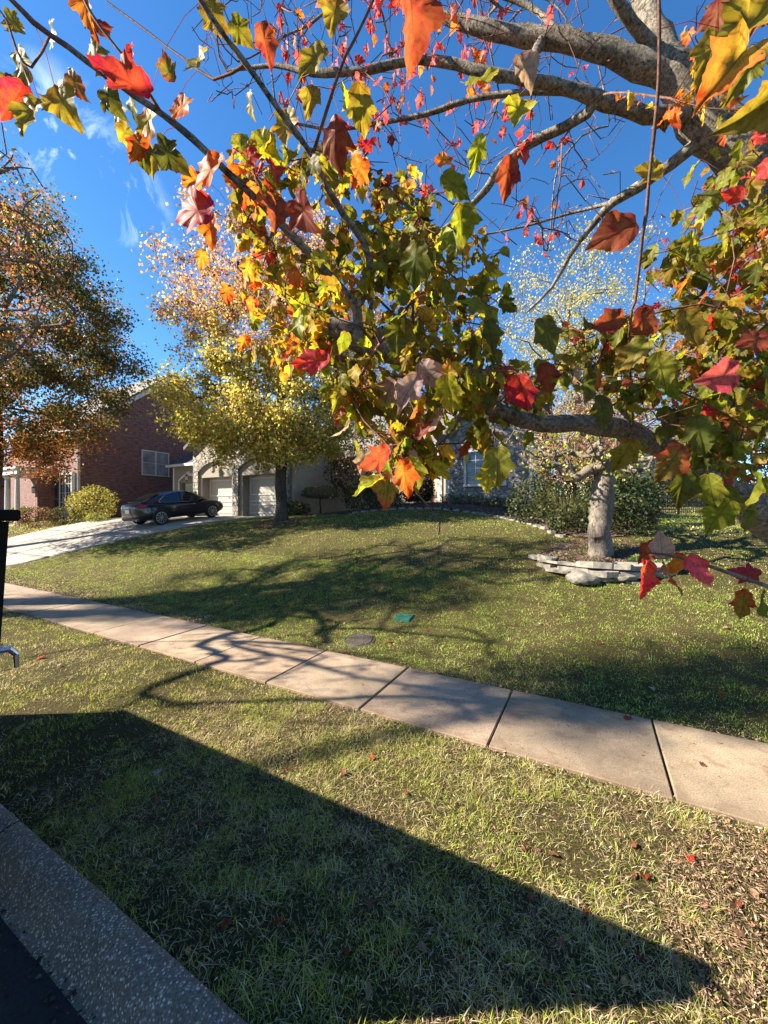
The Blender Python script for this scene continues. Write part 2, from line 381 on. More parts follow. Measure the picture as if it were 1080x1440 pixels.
class MB:
    """collects simple shapes into one mesh object"""
    def __init__(self): self.bm = bmesh.new()
    def box(self, c, size, rot=None, bevel=0.0):
        M = Matrix.Translation(Vector(c)) @ (rot.to_4x4() if rot is not None else Matrix.Identity(4)) @ Matrix.Diagonal((size[0], size[1], size[2], 1))
        g = bmesh.ops.create_cube(self.bm, size=1.0, matrix=M)
        if bevel:
            es = list({e for v in g['verts'] for e in v.link_edges})
            bmesh.ops.bevel(self.bm, geom=es, offset=bevel, segments=1, affect='EDGES', profile=0.5)
        return self
    def b2(self, lo, hi, bevel=0.0):
        return self.box([(lo[i] + hi[i]) / 2 for i in range(3)], [hi[i] - lo[i] for i in range(3)], None, bevel)
    def face(self, pts):
        vs = [self.bm.verts.new(p) for p in pts]; self.bm.faces.new(vs); return self
    def prism(self, pts, d):
        """pts a planar loop, d the extrusion vector"""
        d = Vector(d)
        a = [self.bm.verts.new(p) for p in pts]; b = [self.bm.verts.new(Vector(p) + d) for p in pts]
        n = len(pts)
        self.bm.faces.new(a[::-1]); self.bm.faces.new(b)
        for i in range(n):
            j = (i + 1) % n; self.bm.faces.new((a[i], a[j], b[j], b[i]))
        return self
    def tube(self, pts, rad, k=8, cap=True):
        pts = [Vector(p) for p in pts]
        rads = rad if hasattr(rad, '__len__') else [rad] * len(pts)
        prev = None; rings = []
        for i, p in enumerate(pts):
            t = (pts[min(i + 1, len(pts) - 1)] - pts[max(i - 1, 0)]).normalized()
            a = Vector((0, 0, 1)) if abs(t.z) < 0.9 else Vector((1, 0, 0))
            if prev is not None: a = prev
            u = (a - t * a.dot(t)).normalized(); w = t.cross(u); prev = u
            rings.append([self.bm.verts.new(p + (u * math.cos(2 * math.pi * j / k) + w * math.sin(2 * math.pi * j / k)) * rads[i]) for j in range(k)])
        for a, b in zip(rings, rings[1:]):
            for j in range(k): self.bm.faces.new((a[j], a[(j + 1) % k], b[(j + 1) % k], b[j]))
        if cap:
            self.bm.faces.new(rings[0][::-1]); self.bm.faces.new(rings[-1])
        return self
    def lathe(self, prof, k=16, c=(0, 0, 0), M=None, cap=True):
        M = M or Matrix.Identity(4); c = Vector(c); rings = []
        for r, z in prof:
            rings.append([self.bm.verts.new(M @ (c + Vector((max(r, 1e-4) * math.cos(2 * math.pi * j / k), max(r, 1e-4) * math.sin(2 * math.pi * j / k), z)))) for j in range(k)])
        for a, b in zip(rings, rings[1:]):
            for j in range(k): self.bm.faces.new((a[j], a[(j + 1) % k], b[(j + 1) % k], b[j]))
        if cap: self.bm.faces.new(rings[0][::-1]); self.bm.faces.new(rings[-1])
        return self
    def build(self, name, mat, parent=None, smooth=False):
        bmesh.ops.recalc_face_normals(self.bm, faces=self.bm.faces)
        me = bpy.data.meshes.new(name); self.bm.to_mesh(me); self.bm.free()
        if mat: me.materials.append(mat)
        if smooth: me.polygons.foreach_set('use_smooth', np.ones(len(me.polygons), bool))
        o = bpy.data.objects.new(name, me); COL.objects.link(o)
        if parent is not None: o.parent = parent
        return o

M = {}
M['brick'] = mat_brick()
M['stone'] = mat_stone()
M['shingle_dark'] = mat_shingle((0.075, 0.07, 0.07))
M['shingle_grey'] = mat_shingle((0.16, 0.15, 0.14))
M['stucco'] = simple('stucco', (0.25, 0.225, 0.185), 0.9, var=0.08, vscale=6, bmp=0.2)
M['tan_siding'] = simple('tan_siding', (0.42, 0.35, 0.25), 0.85, var=0.1, vscale=3)
M['white_paint'] = simple('white_paint', (0.52, 0.50, 0.46), 0.55, var=0.06, vscale=5)
M['cream_paint'] = simple('cream_paint', (0.62, 0.57, 0.48), 0.55, var=0.06, vscale=5)
M['door_paint'] = simple('door_paint', (0.36, 0.33, 0.28), 0.5, var=0.06, vscale=5)
M['glass'] = simple('window_glass', (0.03, 0.035, 0.04), 0.05, var=0.3, vscale=2, spec=0.8)
M['reflect_tint'] = simple('pane_reflection', (0.26, 0.25, 0.23), 0.12, var=0.5, vscale=1.3, spec=0.7, coat=0.9)  # window glass with its reflection painted in as a mottled pale colour
M['black_metal'] = simple('black_metal', (0.012, 0.012, 0.012), 0.45, var=0.3, vscale=20)
M['dark_shutter'] = simple('dark_shutter', (0.02, 0.018, 0.018), 0.5, var=0.2)
M['lamp_glass'] = simple('lantern_glass', (0.6, 0.58, 0.52), 0.2, var=0.1)
M['black_panel'] = simple('black_panel', (0.007, 0.006, 0.0055), 0.8, var=0.5, vscale=14, bmp=0.1, spec=0.12)
M['chrome'] = simple('chrome', (0.6, 0.6, 0.62), 0.22, metal=1.0, var=0.1)
M['steel'] = simple('galvanised_steel', (0.5, 0.5, 0.5), 0.3, metal=1.0, var=0.25, vscale=30)
M['rubber'] = simple('rubber', (0.014, 0.014, 0.014), 0.85, var=0.2)
M['car_paint'] = simple('car_paint', (0.003, 0.004, 0.012), 0.3, var=0.1, spec=0.4, coat=0.7)
M['car_glass'] = simple('car_glass', (0.012, 0.02, 0.02), 0.03, var=0.2, spec=0.9)
M['car_trim'] = simple('car_trim', (0.02, 0.02, 0.02), 0.5, var=0.2)
M['red_lens'] = simple('red_lens', (0.42, 0.012, 0.02), 0.12, var=0.2, spec=0.7)
M['plate'] = simple('plate', (0.7, 0.68, 0.66), 0.4, var=0.1)
M['sidewalk'] = mat_concrete('sidewalk_concrete', (0.31, 0.23, 0.15), walk=True)
M['driveway'] = mat_concrete('driveway_concrete', (0.33, 0.29, 0.235))
M['curb'] = mat_concrete('curb_concrete', (0.18, 0.138, 0.098), pebble=True)
M['asphalt'] = mat_concrete('asphalt', (0.022, 0.02, 0.019))
M['flagstone'] = simple('flagstone', (0.24, 0.215, 0.175), 0.92, var=0.5, vscale=9, bmp=0.9)
M['boulder'] = simple('boulder', (0.15, 0.135, 0.11), 0.92, var=0.55, vscale=9, bmp=1.0)
M['paver'] = simple('edging_paver', (0.19, 0.175, 0.15), 0.9, var=0.4, vscale=5, bmp=0.4)
M['green_plastic'] = simple('green_plastic', (0.02, 0.08, 0.058), 0.85, var=0.45, vscale=16, spec=0.1)
M['iron'] = simple('cast_iron', (0.05, 0.04, 0.033), 0.75, metal=0.2, var=0.45, vscale=14, bmp=0.4)
M['pot'] = simple('black_pot', (0.012, 0.012, 0.013), 0.35, var=0.2)
M['mulch'] = simple('mulch', (0.085, 0.05, 0.036), 0.95, var=0.6, vscale=40, bmp=0.9)
M['bark_grey'] = mat_bark((0.05, 0.042, 0.034), (0.31, 0.275, 0.225), 11.0, 1.0)
M['bark_dark'] = mat_bark((0.03, 0.024, 0.02), (0.10, 0.08, 0.065), 5.0, 1.0, True)
M['bark_ash'] = mat_bark((0.075, 0.062, 0.054), (0.225, 0.195, 0.165), 6.0, 1.0, True)
M['bark_twig'] = mat_bark((0.10, 0.055, 0.04), (0.22, 0.12, 0.09), 20.0, 0.3)
M['maple_leaf'] = mat_leaf('maple_leaf', 0.60, 0.5, veins=True, spec=0.22)
M['tree_leaf'] = mat_leaf('tree_leaf', 0.42, 0.5, spec=0.25)
M['shrub_leaf'] = mat_leaf('shrub_leaf', 0.3, 0.5, spec=0.25)
M['grass_blade'] = mat_leaf('grass_blade', 0.35, 0.6, spots=False, spec=0.2)
M['chip'] = mat_leaf('wood_chip', 0.0, 0.9, spots=False, spec=0.1)
# ------------------------------------------------------------------ ground
def axis_steps(lo, hi, dense_lo, dense_hi, d, grow=1.22):
    a = list(np.arange(dense_lo, dense_hi + 1e-6, d))
    st = d; x = dense_hi
    while x < hi: st *= grow; x += st; a.append(x)
    st = d; x = dense_lo
    while x > lo: st *= grow; x -= st; a.insert(0, x)
    return np.array(a)
def mat_ground():
    m, nt, b, out = newmat('lawn_soil')
    v = coord(nt)
    n1 = N(nt, 'ShaderNodeTexNoise', Scale=0.9, Detail=6.0, Roughness=0.7); nt.links.new(v, n1.inputs['Vector'])
    n2 = N(nt, 'ShaderNodeTexNoise', Scale=60.0, Detail=9.0, Roughness=0.85); nt.links.new(v, n2.inputs['Vector'])
    r1 = ramp(nt, n1.outputs['Fac'], [(0.30, (0.05, 0.05, 0.017)), (0.55, (0.075, 0.065, 0.028)), (0.75, (0.10, 0.07, 0.042))])
    r2 = ramp(nt, n2.outputs['Fac'], [(0.36, (0.25, 0.22, 0.2)), (0.5, (0.9, 0.85, 0.8)), (0.66, (2.2, 1.9, 1.6))])
    mx = N(nt, 'ShaderNodeMixRGB', blend_type='MULTIPLY'); mx.inputs['Fac'].default_value = 1.0
    nt.links.new(r1.outputs['Color'], mx.inputs['Color1']); nt.links.new(r2.outputs['Color'], mx.inputs['Color2'])
    nt.links.new(mx.outputs['Color'], b.inputs['Base Color'])
    b.inputs['Roughness'].default_value = 0.95; b.inputs['Specular IOR Level'].default_value = 0.1
    bump(nt, b, n2.outputs['Fac'], 1.0, 0.03)
    return m
M['ground'] = mat_ground()
S_ax = axis_steps(-420, 420, -16, 30, 0.35)
N_ax = np.concatenate([axis_steps(-420, 0.70, 0.70, 0.70, 0.3)[:-1], np.array([0.70, 0.98, 1.0]), axis_steps(1.3, 520, 1.3, 22, 0.3)])
N_ax = np.unique(np.round(N_ax, 4))
SS, NN = np.meshgrid(S_ax, N_ax, indexing='ij')
XX, YY = xy(SS, NN)
ZZ = H(XX, YY)
# sink the sheet a little under the driveway slabs
RN = np.array([4.3, 4.48, 5.66, 8.05, 11.4, 15.1]); RS = np.array([20.2, 19.7, 17.9, 16.6, 14.77, 13.75])
LS = np.array([26.6, 26.5, 25.6, 24.8, 24.4, 24.2])
in_drive = (NN > 4.4) & (NN < 15.4) & (SS > np.interp(NN, RN, RS) + 0.15) & (SS < np.interp(NN, RN, LS) - 0.15)
ZZ = np.where(in_drive, ZZ - 0.14, ZZ)
ni, nj = SS.shape
idx = np.arange(ni * nj).reshape(ni, nj)
quads = np.stack([idx[:-1, :-1], idx[:-1, 1:], idx[1:, 1:], idx[1:, :-1]], -1).reshape(-1, 4)[:, ::-1]
g = mesh_np('ground', np.stack([XX, YY, ZZ], -1).reshape(-1, 3), [quads], M['ground'], smooth=True)
tag(g, 'sloping front lawn ground rising from the street towards the houses', 'ground', kind='structure')

# street, curb
b = MB()
def quad_sn(b, s0, s1, n0, n1, z): 
    p = [xy(s0, n0), xy(s1, n0), xy(s1, n1), xy(s0, n1)]
    b.face([(q[0], q[1], z) for q in p])
quad_sn(b, -300, 300, -6.2, 0.87, -0.15)
tag(b.build('street', M['asphalt']), 'dark asphalt street in shade at the bottom left corner', 'street', kind='structure')
prof = [(0.83, -0.148), (0.862, -0.142), (0.885, -0.12), (0.91, -0.075), (0.94, -0.03), (0.98, -0.004), (1.02, 0.006), (1.07, 0.006), (1.075, -0.1)]
V = []; Fc = []
ss = np.arange(-12, 60, 3.05)
for k in range(len(ss) - 1):
    sub = np.linspace(ss[k] + 0.006, ss[k + 1] - 0.006, 14)
    base = len(V)
    for s_ in sub:
        for (n_, z_) in prof:
            j = 0.012 * (vnoise(s_, n_ * 7, 0.3, 9) - 0.5) if n_ > 0.9 else 0
            x_, y_ = xy(s_, n_ + j); V.append((x_, y_, z_ + 0.006 * (float(vnoise(s_ * 3, n_ * 9, 0.2, 5)) - 0.5)))
    P_ = len(prof)
    for i in range(len(sub) - 1):
        for j in range(P_ - 1):
            a = base + i * P_ + j; Fc.append((a, a + 1, a + P_ + 1, a + P_))
tag(mesh_np('curb', np.array(V), [np.array(Fc)], M['curb'], smooth=True), 'pebbly exposed aggregate concrete kerb along the street', 'kerb', kind='structure')

# sidewalk slabs
b = MB()
for k in range(-10, 34):
    s0 = -0.51 + 1.29 * k
    jz = random.uniform(-0.004, 0.004); jn = random.uniform(-0.008, 0.008)
    c = xy(s0 + 0.645, 3.895 + jn)
    b.box((c[0], c[1], -0.045 + jz), (1.29 - 0.017, 1.17, 0.11), Matrix.Rotation(ROT + random.uniform(-0.002, 0.002), 3, 'Z') @ Matrix.Rotation(random.uniform(-0.003, 0.003), 3, 'Y'), 0.008)
sw = b.build('sidewalk', M['sidewalk'])
_v = np.array([v.co for v in sw.data.vertices]); _k = np.floor((sn(_v[:, 0], _v[:, 1])[0] + .51) / 1.29).astype(int)
_tone = np.random.default_rng(3).uniform(.80, 1.10, (80, 1)) * np.random.default_rng(4).uniform(.97, 1.03, (80, 3))
_c = np.ones((len(_v), 4), np.float32); _c[:, :3] = _tone[_k + 20]
sw.data.attributes.new('Col', 'FLOAT_COLOR', 'POINT').data.foreach_set('color', _c.ravel())
tag(sw, 'tan concrete sidewalk of square slabs crossing the picture', 'sidewalk', kind='structure')

# driveway slabs
V = []; Fc = []
NB = [4.50, 6.6, 9.2, 12.0, 15.35]
for r_ in range(4):
    for c_ in range(3):
        nn_ = np.linspace(NB[r_] + 0.012, NB[r_ + 1] - 0.012, 9); base = len(V)
        for n_ in nn_:
            a, e = np.interp(n_, RN, RS), np.interp(n_, RN, LS)
            w = (e - a) / 3
            for t in np.linspace(0, 1, 9):
                s_ = a + c_ * w + 0.012 + (w - 0.024) * t
                x_, y_ = xy(s_, n_); V.append((x_, y_, 0.0))
        top = np.array(V[base:]); zs = H(top[:, 0], top[:, 1]) + 0.025
        for q in range(len(zs)): V[base + q] = (top[q, 0], top[q, 1], zs[q])
        for i in range(8):
            for j in range(8):
                a0 = base + i * 9 + j; Fc.append((a0, a0 + 9, a0 + 10, a0 + 1))
        ring = [base + j for j in range(9)] + [base + i * 9 + 8 for i in range(1, 9)] + [base + 72 + j for j in range(7, -1, -1)] + [base + i * 9 for i in range(7, 0, -1)]
        b2 = len(V)
        for q in ring: V.append((V[q][0], V[q][1], V[q][2] - 0.10))
        for i in range(len(ring)):
            j = (i + 1) % len(ring); Fc.append((ring[i], ring[j], b2 + j, b2 + i))
tag(mesh_np('driveway', np.array(V), [np.array(Fc)], M['driveway']), 'pale concrete driveway sloping up to the garage doors', 'driveway', kind='structure')

# mulch beds: sheets over the ground
def inside(poly, x, y):
    x = np.asarray(x); y = np.asarray(y); c = np.zeros(x.shape, bool); n = len(poly)
    for i in range(n):
        x0, y0 = poly[i]; x1, y1 = poly[(i + 1) % n]
        cond = ((y0 > y) != (y1 > y)) & (x < (x1 - x0) * (y - y0) / (y1 - y0 + 1e-12) + x0)
        c ^= cond
    return c
BED = [(-3.6, 17.0), (-1.4, 16.5), (0.6, 16.1), (2.3, 15.4), (3.3, 14.5), (4.0, 13.2), (4.35, 11.5), (4.4, 9.9), (4.9, 9.0), (5.8, 9.0), (7.0, 10.6), (7.8, 13.4), (8.2, 16.0), (6.6, 17.6), (3.2, 19.6), (-3.0, 22.6), (-4.6, 20.4)]
RING_C = (4.5, 8.05); RING_R = 1.22
TREE_Y = (-4.15, 15.5)
MAPLE = (2.75, 1.25)
def sheet(name, test, box, step, lift, mat, label, cat):
    xs = np.arange(box[0], box[1], step); ys = np.arange(box[2], box[3], step)
    X, Y = np.meshgrid(xs, ys, indexing='ij'); jx = (vnoise(X, Y, 0.2, 21) - .5) * step * .7; jy = (vnoise(X, Y, 0.2, 22) - .5) * step * .7
    X = X + jx; Y = Y + jy
    ok = test(X, Y); Z = H(X, Y) + lift + 0.03 * (vnoise(X, Y, 0.15, 23) - 0.5)
    I = np.arange(X.size).reshape(X.shape)
    q = np.stack([I[:-1, :-1], I[1:, :-1], I[1:, 1:], I[:-1, 1:]], -1).reshape(-1, 4)
    keep = ok.ravel()[q].all(1)
    return tag(mesh_np(name, np.stack([X, Y, Z], -1).reshape(-1, 3), [q[keep]], mat, smooth=True), label, cat, kind='structure')
sheet('garden_bed', lambda x, y: inside(BED, x, y), (-5, 10, 8, 23), 0.14, 0.03, M['mulch'], 'dark mulch flower bed in front of the stone house', 'garden bed')

# ------------------------------------------------------------------ wood and leaves
LUMP = np.random.default_rng(15).random(997)
def tube_mesh(nodes, parent, rad, mat, name, owner, k=6, twig=None, twig_r=0.004, lump=0.0):
    nodes = np.asarray(nodes); n = len(nodes)
    main = [-1] * n
    best = [0.0] * n
    for i in range(1, n):
        p = parent[i]
        if p >= 0 and rad[i] > best[p]: best[p] = rad[i]; main[p] = i
    V = []; Fc = []; Fr = []
    ang = np.arange(k) * 2 * np.pi / k
    ca, sa = np.cos(ang), np.sin(ang)
    done = [False] * n
    starts = [i for i in range(n) if parent[i] < 0 or main[parent[i]] != i]
    for st in starts:
        chain = []; rr = []
        if parent[st] >= 0:
            p = parent[st]; chain.append(nodes[p]); rr.append(min(rad[p] * 0.9, rad[st] * 1.25))
        i = st
        while i >= 0:
            chain.append(nodes[i]); rr.append(rad[i]); i = main[i]
        if len(chain) < 2: continue
        P_ = np.array(chain)
        T = np.gradient(P_, axis=0); T /= np.linalg.norm(T, axis=1)[:, None] + 1e-9
        a = np.array([0., 0., 1.]) if abs(T[0, 2]) < 0.9 else np.array([1., 0., 0.])
        base = len(V)
        kk = k if rr[0] > 0.03 else (5 if rr[0] > 0.008 else 3)
        ca, sa = np.cos(np.arange(kk) * 2 * np.pi / kk), np.sin(np.arange(kk) * 2 * np.pi / kk)
        for j in range(len(P_)):
            u = a - T[j] * a.dot(T[j]); u /= np.linalg.norm(u) + 1e-9; a = u
            w = np.cross(T[j], u)
            lm = 1.0
            for q in range(kk):
                if lump and rr[j] > .015: lm = 1 + lump * (LUMP[(st * 7 + j // 2 * 3 + q * 5) % 997] - .5) + lump * .8 * (LUMP[(st * 3 + j // 4 + (q // 3) * 11) % 997] - .5)
                V.append(P_[j] + (u * ca[q] + w * sa[q]) * rr[j] * lm)
        for j in range(len(P_) - 1):
            for q in range(kk):
                q2 = (q + 1) % kk
                Fc.append((base + j * kk + q, base + j * kk + q2, base + (j + 1) * kk + q2, base + (j + 1) * kk + q)); Fr.append(rr[j + 1])
    Fc = np.array(Fc)
    o = mesh_np(name, np.array(V), [Fc], mat, owner, smooth=True)
    if twig is not None:
        o.data.materials.append(twig)
        o.data.polygons.foreach_set('material_index', (np.array(Fr) < twig_r).astype(np.int32))
    return o

def grow(nodes, parent, targets, step=0.35, rr=None, climb=0.6, wig=0.12, allow=None, wpow=1.0):
    """joins each target to the cheapest place on the skeleton with a bent path; returns the tip indices"""
    rr = rr or np.random.default_rng(1)
    cap = len(nodes) + len(targets) * 40
    A = np.zeros((cap, 3)); A[:len(nodes)] = np.asarray(nodes); n = len(nodes)
    ok = np.ones(cap, bool)
    if allow is not None: ok[:n] = allow
    parent = list(parent); tips = []
    for t in targets:
        d = A[:n] - t
        dist = np.linalg.norm(d, axis=1)
        cost = dist + climb * np.maximum(0, A[:n, 2] - t[2] + 0.3 * dist)
        cost[~ok[:n]] = 1e9
        i = int(np.argmin(cost)); p0 = A[i].copy(); L = dist[i]
        m = max(2, min(30, int(L / step) + 1))
        # leave along the parent's own direction, then bend to the target
        pd = A[i] - A[parent[i]] if parent[i] >= 0 else np.array([0, 0, 1.0])
        pd = pd / (np.linalg.norm(pd) + 1e-9)
        c1 = p0 + pd * L * 0.3 + rr.normal(0, 1, 3) * L * wig
        prev = i
        for q in range(1, m + 1):
            s_ = q / m
            pt = (1 - s_) ** 2 * p0 + 2 * s_ * (1 - s_) * c1 + s_ ** 2 * np.asarray(t)
            if q < m: pt = pt + rr.normal(0, 1, 3) * step * 0.07
            A[n] = pt; parent.append(prev); prev = n; n += 1
        tips.append(n - 1)
    return A[:n].copy(), parent, tips
def pipe(nodes, parent, tip_r, e=2.3, fixed=None, maxr=None):
    n = len(nodes); acc = np.zeros(n); kids = np.zeros(n, int)
    for i in range(n):
        if parent[i] >= 0: kids[parent[i]] += 1
    r = np.zeros(n)
    for i in range(n - 1, -1, -1):
        r[i] = tip_r if kids[i] == 0 else max(tip_r, acc[i] ** (1 / e)) + tip_r * 0.01
        if fixed is not None and i < len(fixed) and fixed[i] > 0: r[i] = fixed[i]
        if parent[i] >= 0: acc[parent[i]] += r[i] ** e if (fixed is None or i >= len(fixed)) else 0.0
    # a child is never thicker than its parent
    for i in range(n):
        p = parent[i]
        if p >= 0 and (fixed is None or i >= len(fixed)): r[i] = min(r[i], r[p])
    return r

def norm(a): return a / (np.linalg.norm(a, axis=-1, keepdims=True) + 1e-9)
LEAF4_V = np.array([[0, 0, 0], [-.42, .45, .12], [0, 1, -.08], [.42, .45, .12], [0, .45, 0]])
LEAF4_F = np.array([[0, 4, 1], [1, 4, 2], [4, 3, 2], [0, 3, 4]])
def scatter_leaves(P_, tipdir, nrm, size, colr, tv=LEAF4_V, tf=LEAF4_F):
    n = len(P_); y = norm(tipdir); z = norm(nrm - y * (nrm * y).sum(1, keepdims=True)); x = np.cross(y, z)
    loc = tv[None] * size[:, None, None]
    W = P_[:, None] + loc[..., :1] * x[:, None] + loc[..., 1:2] * y[:, None] + loc[..., 2:] * z[:, None]
    Fc = (tf[None] + (np.arange(n) * len(tv))[:, None, None]).reshape(-1, tf.shape[1])
    c = np.repeat(colr, len(tv), axis=0)
    return W.reshape(-1, 3), Fc, c
def palette(rr, n, cols, weights, var=0.18):
    cols = np.array(cols, float); w = np.array(weights, float); w /= w.sum()
    i = rr.choice(len(cols), n, p=w)
    c = cols[i] * (1 + rr.normal(0, var, (n, 1))) * (1 + rr.normal(0, var * 0.35, (n, 3)))
    return np.clip(c, 0.004, 0.95)

def crown_targets(rr, n, c, rad, top_bias=0.0, shell=0.55, squash_bottom=0.7):
    out = []
    while len(out) < n:
        v = rr.normal(0, 1, 3); v /= np.linalg.norm(v)
        r_ = shell + (1 - shell) * rr.random() ** 0.7 if rr.random() < 0.75 else rr.random() ** 0.5
        lump = 0.80 + 0.35 * float(vnoise(v[0] * 3 + c[0], v[1] * 3 + v[2] * 4 + c[1], 1.0, 31))
        p = v * r_ * lump
        if p[2] < 0: p[2] *= squash_bottom
        out.append(np.array(c) + p * np.array(rad))
    return out
def make_tree(name, label, base, trunk, targets, bark, leaves, leafmat, tip_r=0.006, seed=1, step=0.45, group=None,
              spread=0.3, leaf_size=(0.06, 0.1), trunk_r=None, climb=0.55, cat='tree', k=8, inner=2, flare=1.35):
    """trunk: points relative to the base; leaves(rr, pts) -> colours; counts per tip in leaves.per"""
    rr = np.random.default_rng(seed)
    root = empty(name, base, label, cat, group=group)
    B = np.array(base)
    nodes = [np.array(p, float) for p in trunk]; par = [-1] + list(range(len(trunk) - 1))
    T = [np.array(t) - B for t in targets]
    T.sort(key=lambda t: np.linalg.norm(t - nodes[-1]) * (0.8 + 0.4 * rr.random()))
    allow = np.array([i >= inner for i in range(len(nodes))])
    A, par, tips = grow(nodes, par, T, step, rr, climb, allow=allow)
    fixed = None
    r = pipe(A, par, tip_r)
    if trunk_r:
        sc = trunk_r / r[1]
        f = np.clip((r - tip_r) / (r[1] - tip_r), 0, 1)
        r = r * (1 + (sc - 1) * np.sqrt(f))
    r[0] *= flare
    tube_mesh(A, par, r, bark, 'trunk', root, k)
    if leaves:
        kids = np.zeros(len(A), int)
        for i in range(1, len(A)): kids[par[i]] += 1
        pts = []
        for t in tips:
            chain = [t]; i = t
            for _ in range(leaves.get('back', 2)):
                if par[i] > 0 and r[par[i]] < 0.05: i = par[i]; chain.append(i)
            m = rr.poisson(leaves['per'] if not callable(leaves['per']) else leaves['per'](A[t] + B))
            for _ in range(m):
                q = chain[rr.integers(len(chain))]
                pts.append(A[q] + rr.normal(0, 1, 3) * spread * np.array([1, 1, 0.75]))
        if pts:
            pts = np.array(pts); n = len(pts)
            td = rr.normal(0, 1, (n, 3)); td[:, 2] -= 0.6
            nr = rr.normal(0, 1, (n, 3)); nr[:, 2] += 0.5
            size = rr.uniform(*leaf_size, n)
            V, Fc, c = scatter_leaves(pts, td, nr, size, leaves['col'](rr, pts + B))
            mesh_np('crown', V, [Fc], leafmat, root, col=c)
    return root
# ------------------------------------------------------------------ the near maple
def maple_template(kind):
    if kind == 0:
        half = [(0.0, 0.0), (.07, -.03), (.15, -.02), (.23, .05), (.32, .11), (.31, .17), (.34, .24), (.32, .30), (.37, .36), (.43, .46), (.50, .55), (.42, .555), (.40, .60), (.33, .585), (.29, .60), (.29, .67), (.25, .71), (.24, .78), (.17, .82), (.13, .89), (.06, .95), (0.0, 1.05)]
    elif kind == 1:
        half = [(0.0, 0.0), (.09, -.01), (.18, .05), (.25, .13), (.26, .20), (.31, .27), (.31, .34), (.36, .42), (.39, .52), (.42, .61), (.34, .60), (.31, .64), (.25, .62), (.24, .68), (.22, .74), (.18, .78), (.16, .85), (.10, .90), (.05, .98), (0.0, 1.08)]
    else:
        half = [(0.0, 0.0), (.13, -.02), (.25, .05), (.32, .14), (.36, .23), (.40, .30), (.41, .39), (.44, .48), (.39, .51), (.37, .58), (.31, .62), (.28, .69), (.22, .74), (.19, .81), (.12, .86), (.07, .94), (0.0, 1.02)]
    out = [h for h in half] + [(-u, v) for (u, v) in half[-2:0:-1]]
    c = np.array([0.0, 0.34]); O = np.array(out)
    O = c + (O - c) * np.array([0.86, 0.98])
    V2 = np.concatenate([[c], c + (O - c) * 0.5, O])
    n = len(O); F3 = []; F4 = []
    for i in range(n):
        j = (i + 1) % n
        F3.append((0, 1 + i, 1 + j)); F4.append((1 + i, 1 + n + i, 1 + n + j, 1 + j))
    ringf = np.concatenate([[0.0], np.full(n, 0.45), np.ones(n)])
    return V2, np.array(F3)[:, ::-1], np.array(F4)[:, ::-1], ringf
MT = [maple_template(0), maple_template(1), maple_template(2)]

class LeafBag:
    def __init__(self, seed): self.rr = np.random.default_rng(seed); self.V = []; self.F3 = []; self.F4 = []; self.C = []; self.U = []; self.n = 0
    def leaf(self, pos, tip, nrm, size, c0, c1, fold=None, droop=None, petiole=None, kind=None):
        rr = self.rr
        V2, F3, F4, ringf = MT[rr.choice(3, p=[.5, .3, .2]) if kind is None else kind]
        y = np.asarray(tip, float); y /= np.linalg.norm(y); z = np.asarray(nrm, float); z = z - y * z.dot(y); z /= np.linalg.norm(z) + 1e-9; x = np.cross(y, z)
        fold = rr.normal(0.26, 0.26) if fold is None else fold
        droop = rr.normal(0.32, 0.32) if droop is None else droop
        u, v = V2[:, 0] * rr.uniform(0.88, 1.15), V2[:, 1]
        ph = rr.uniform(0, 6.28)
        w = fold * np.abs(u) - droop * v * v * 0.6 - rr.normal(0.1, 0.3) * u * u + ringf * 0.05 * np.sin(u * 9 + v * 11 + ph) + ringf * 0.03 * np.sin(v * 23 - u * 17 + ph)
        tw = rr.normal(0, 0.25) * v
        uu = u * np.cos(tw) - w * np.sin(tw); ww = u * np.sin(tw) + w * np.cos(tw)
        W = np.asarray(pos)[None] + size * (uu[:, None] * x + v[:, None] * y * (1 - 0.1 * abs(droop)) + ww[:, None] * z)
        mix = np.clip(ringf[:, None] * (0.75 + 0.5 * np.sin(v * 5 + ph)[:, None]), 0, 1)
        col = np.asarray(c0)[None] * (1 - mix) + np.asarray(c1)[None] * mix
        self.V.append(W); self.F3.append(F3 + self.n); self.F4.append(F4 + self.n); self.C.append(np.clip(col, 0.004, 1)); self.U.append(V2); self.n += len(W)
        if petiole is not None:
            a = np.asarray(petiole); b = np.asarray(pos); mid = (a + b) / 2 + np.array([0, 0, 0.12 * np.linalg.norm(a - b)])
            P_ = [a, mid, b]; sd = np.cross(b - a, [0.3, 1, 0.2]); sd /= np.linalg.norm(sd) + 1e-9; s2 = np.cross(sd, b - a); s2 /= np.linalg.norm(s2) + 1e-9
            rad = 0.0009
            ring = [p + rad * (sd * math.cos(q) + s2 * math.sin(q)) for p in P_ for q in (0, 2.09, 4.19)]
            self.V.append(np.array(ring)); f = []
            for l in range(2):
                for q in range(3): f.append((self.n + l * 3 + q, self.n + l * 3 + (q + 1) % 3, self.n + l * 3 + 3 + (q + 1) % 3, self.n + l * 3 + 3 + q))
            self.F4.append(np.array(f)); self.C.append(np.tile(np.array([[0.30, 0.10, 0.07]]), (9, 1))); self.U.append(np.tile(np.array([[0.9, -3.0]]), (9, 1))); self.n += 9
    def build(self, name, mat, parent):
        return mesh_np(name, np.concatenate(self.V), [np.concatenate(self.F3), np.concatenate(self.F4)], mat, parent, col=np.concatenate(self.C), uv=np.concatenate(self.U), smooth=True)

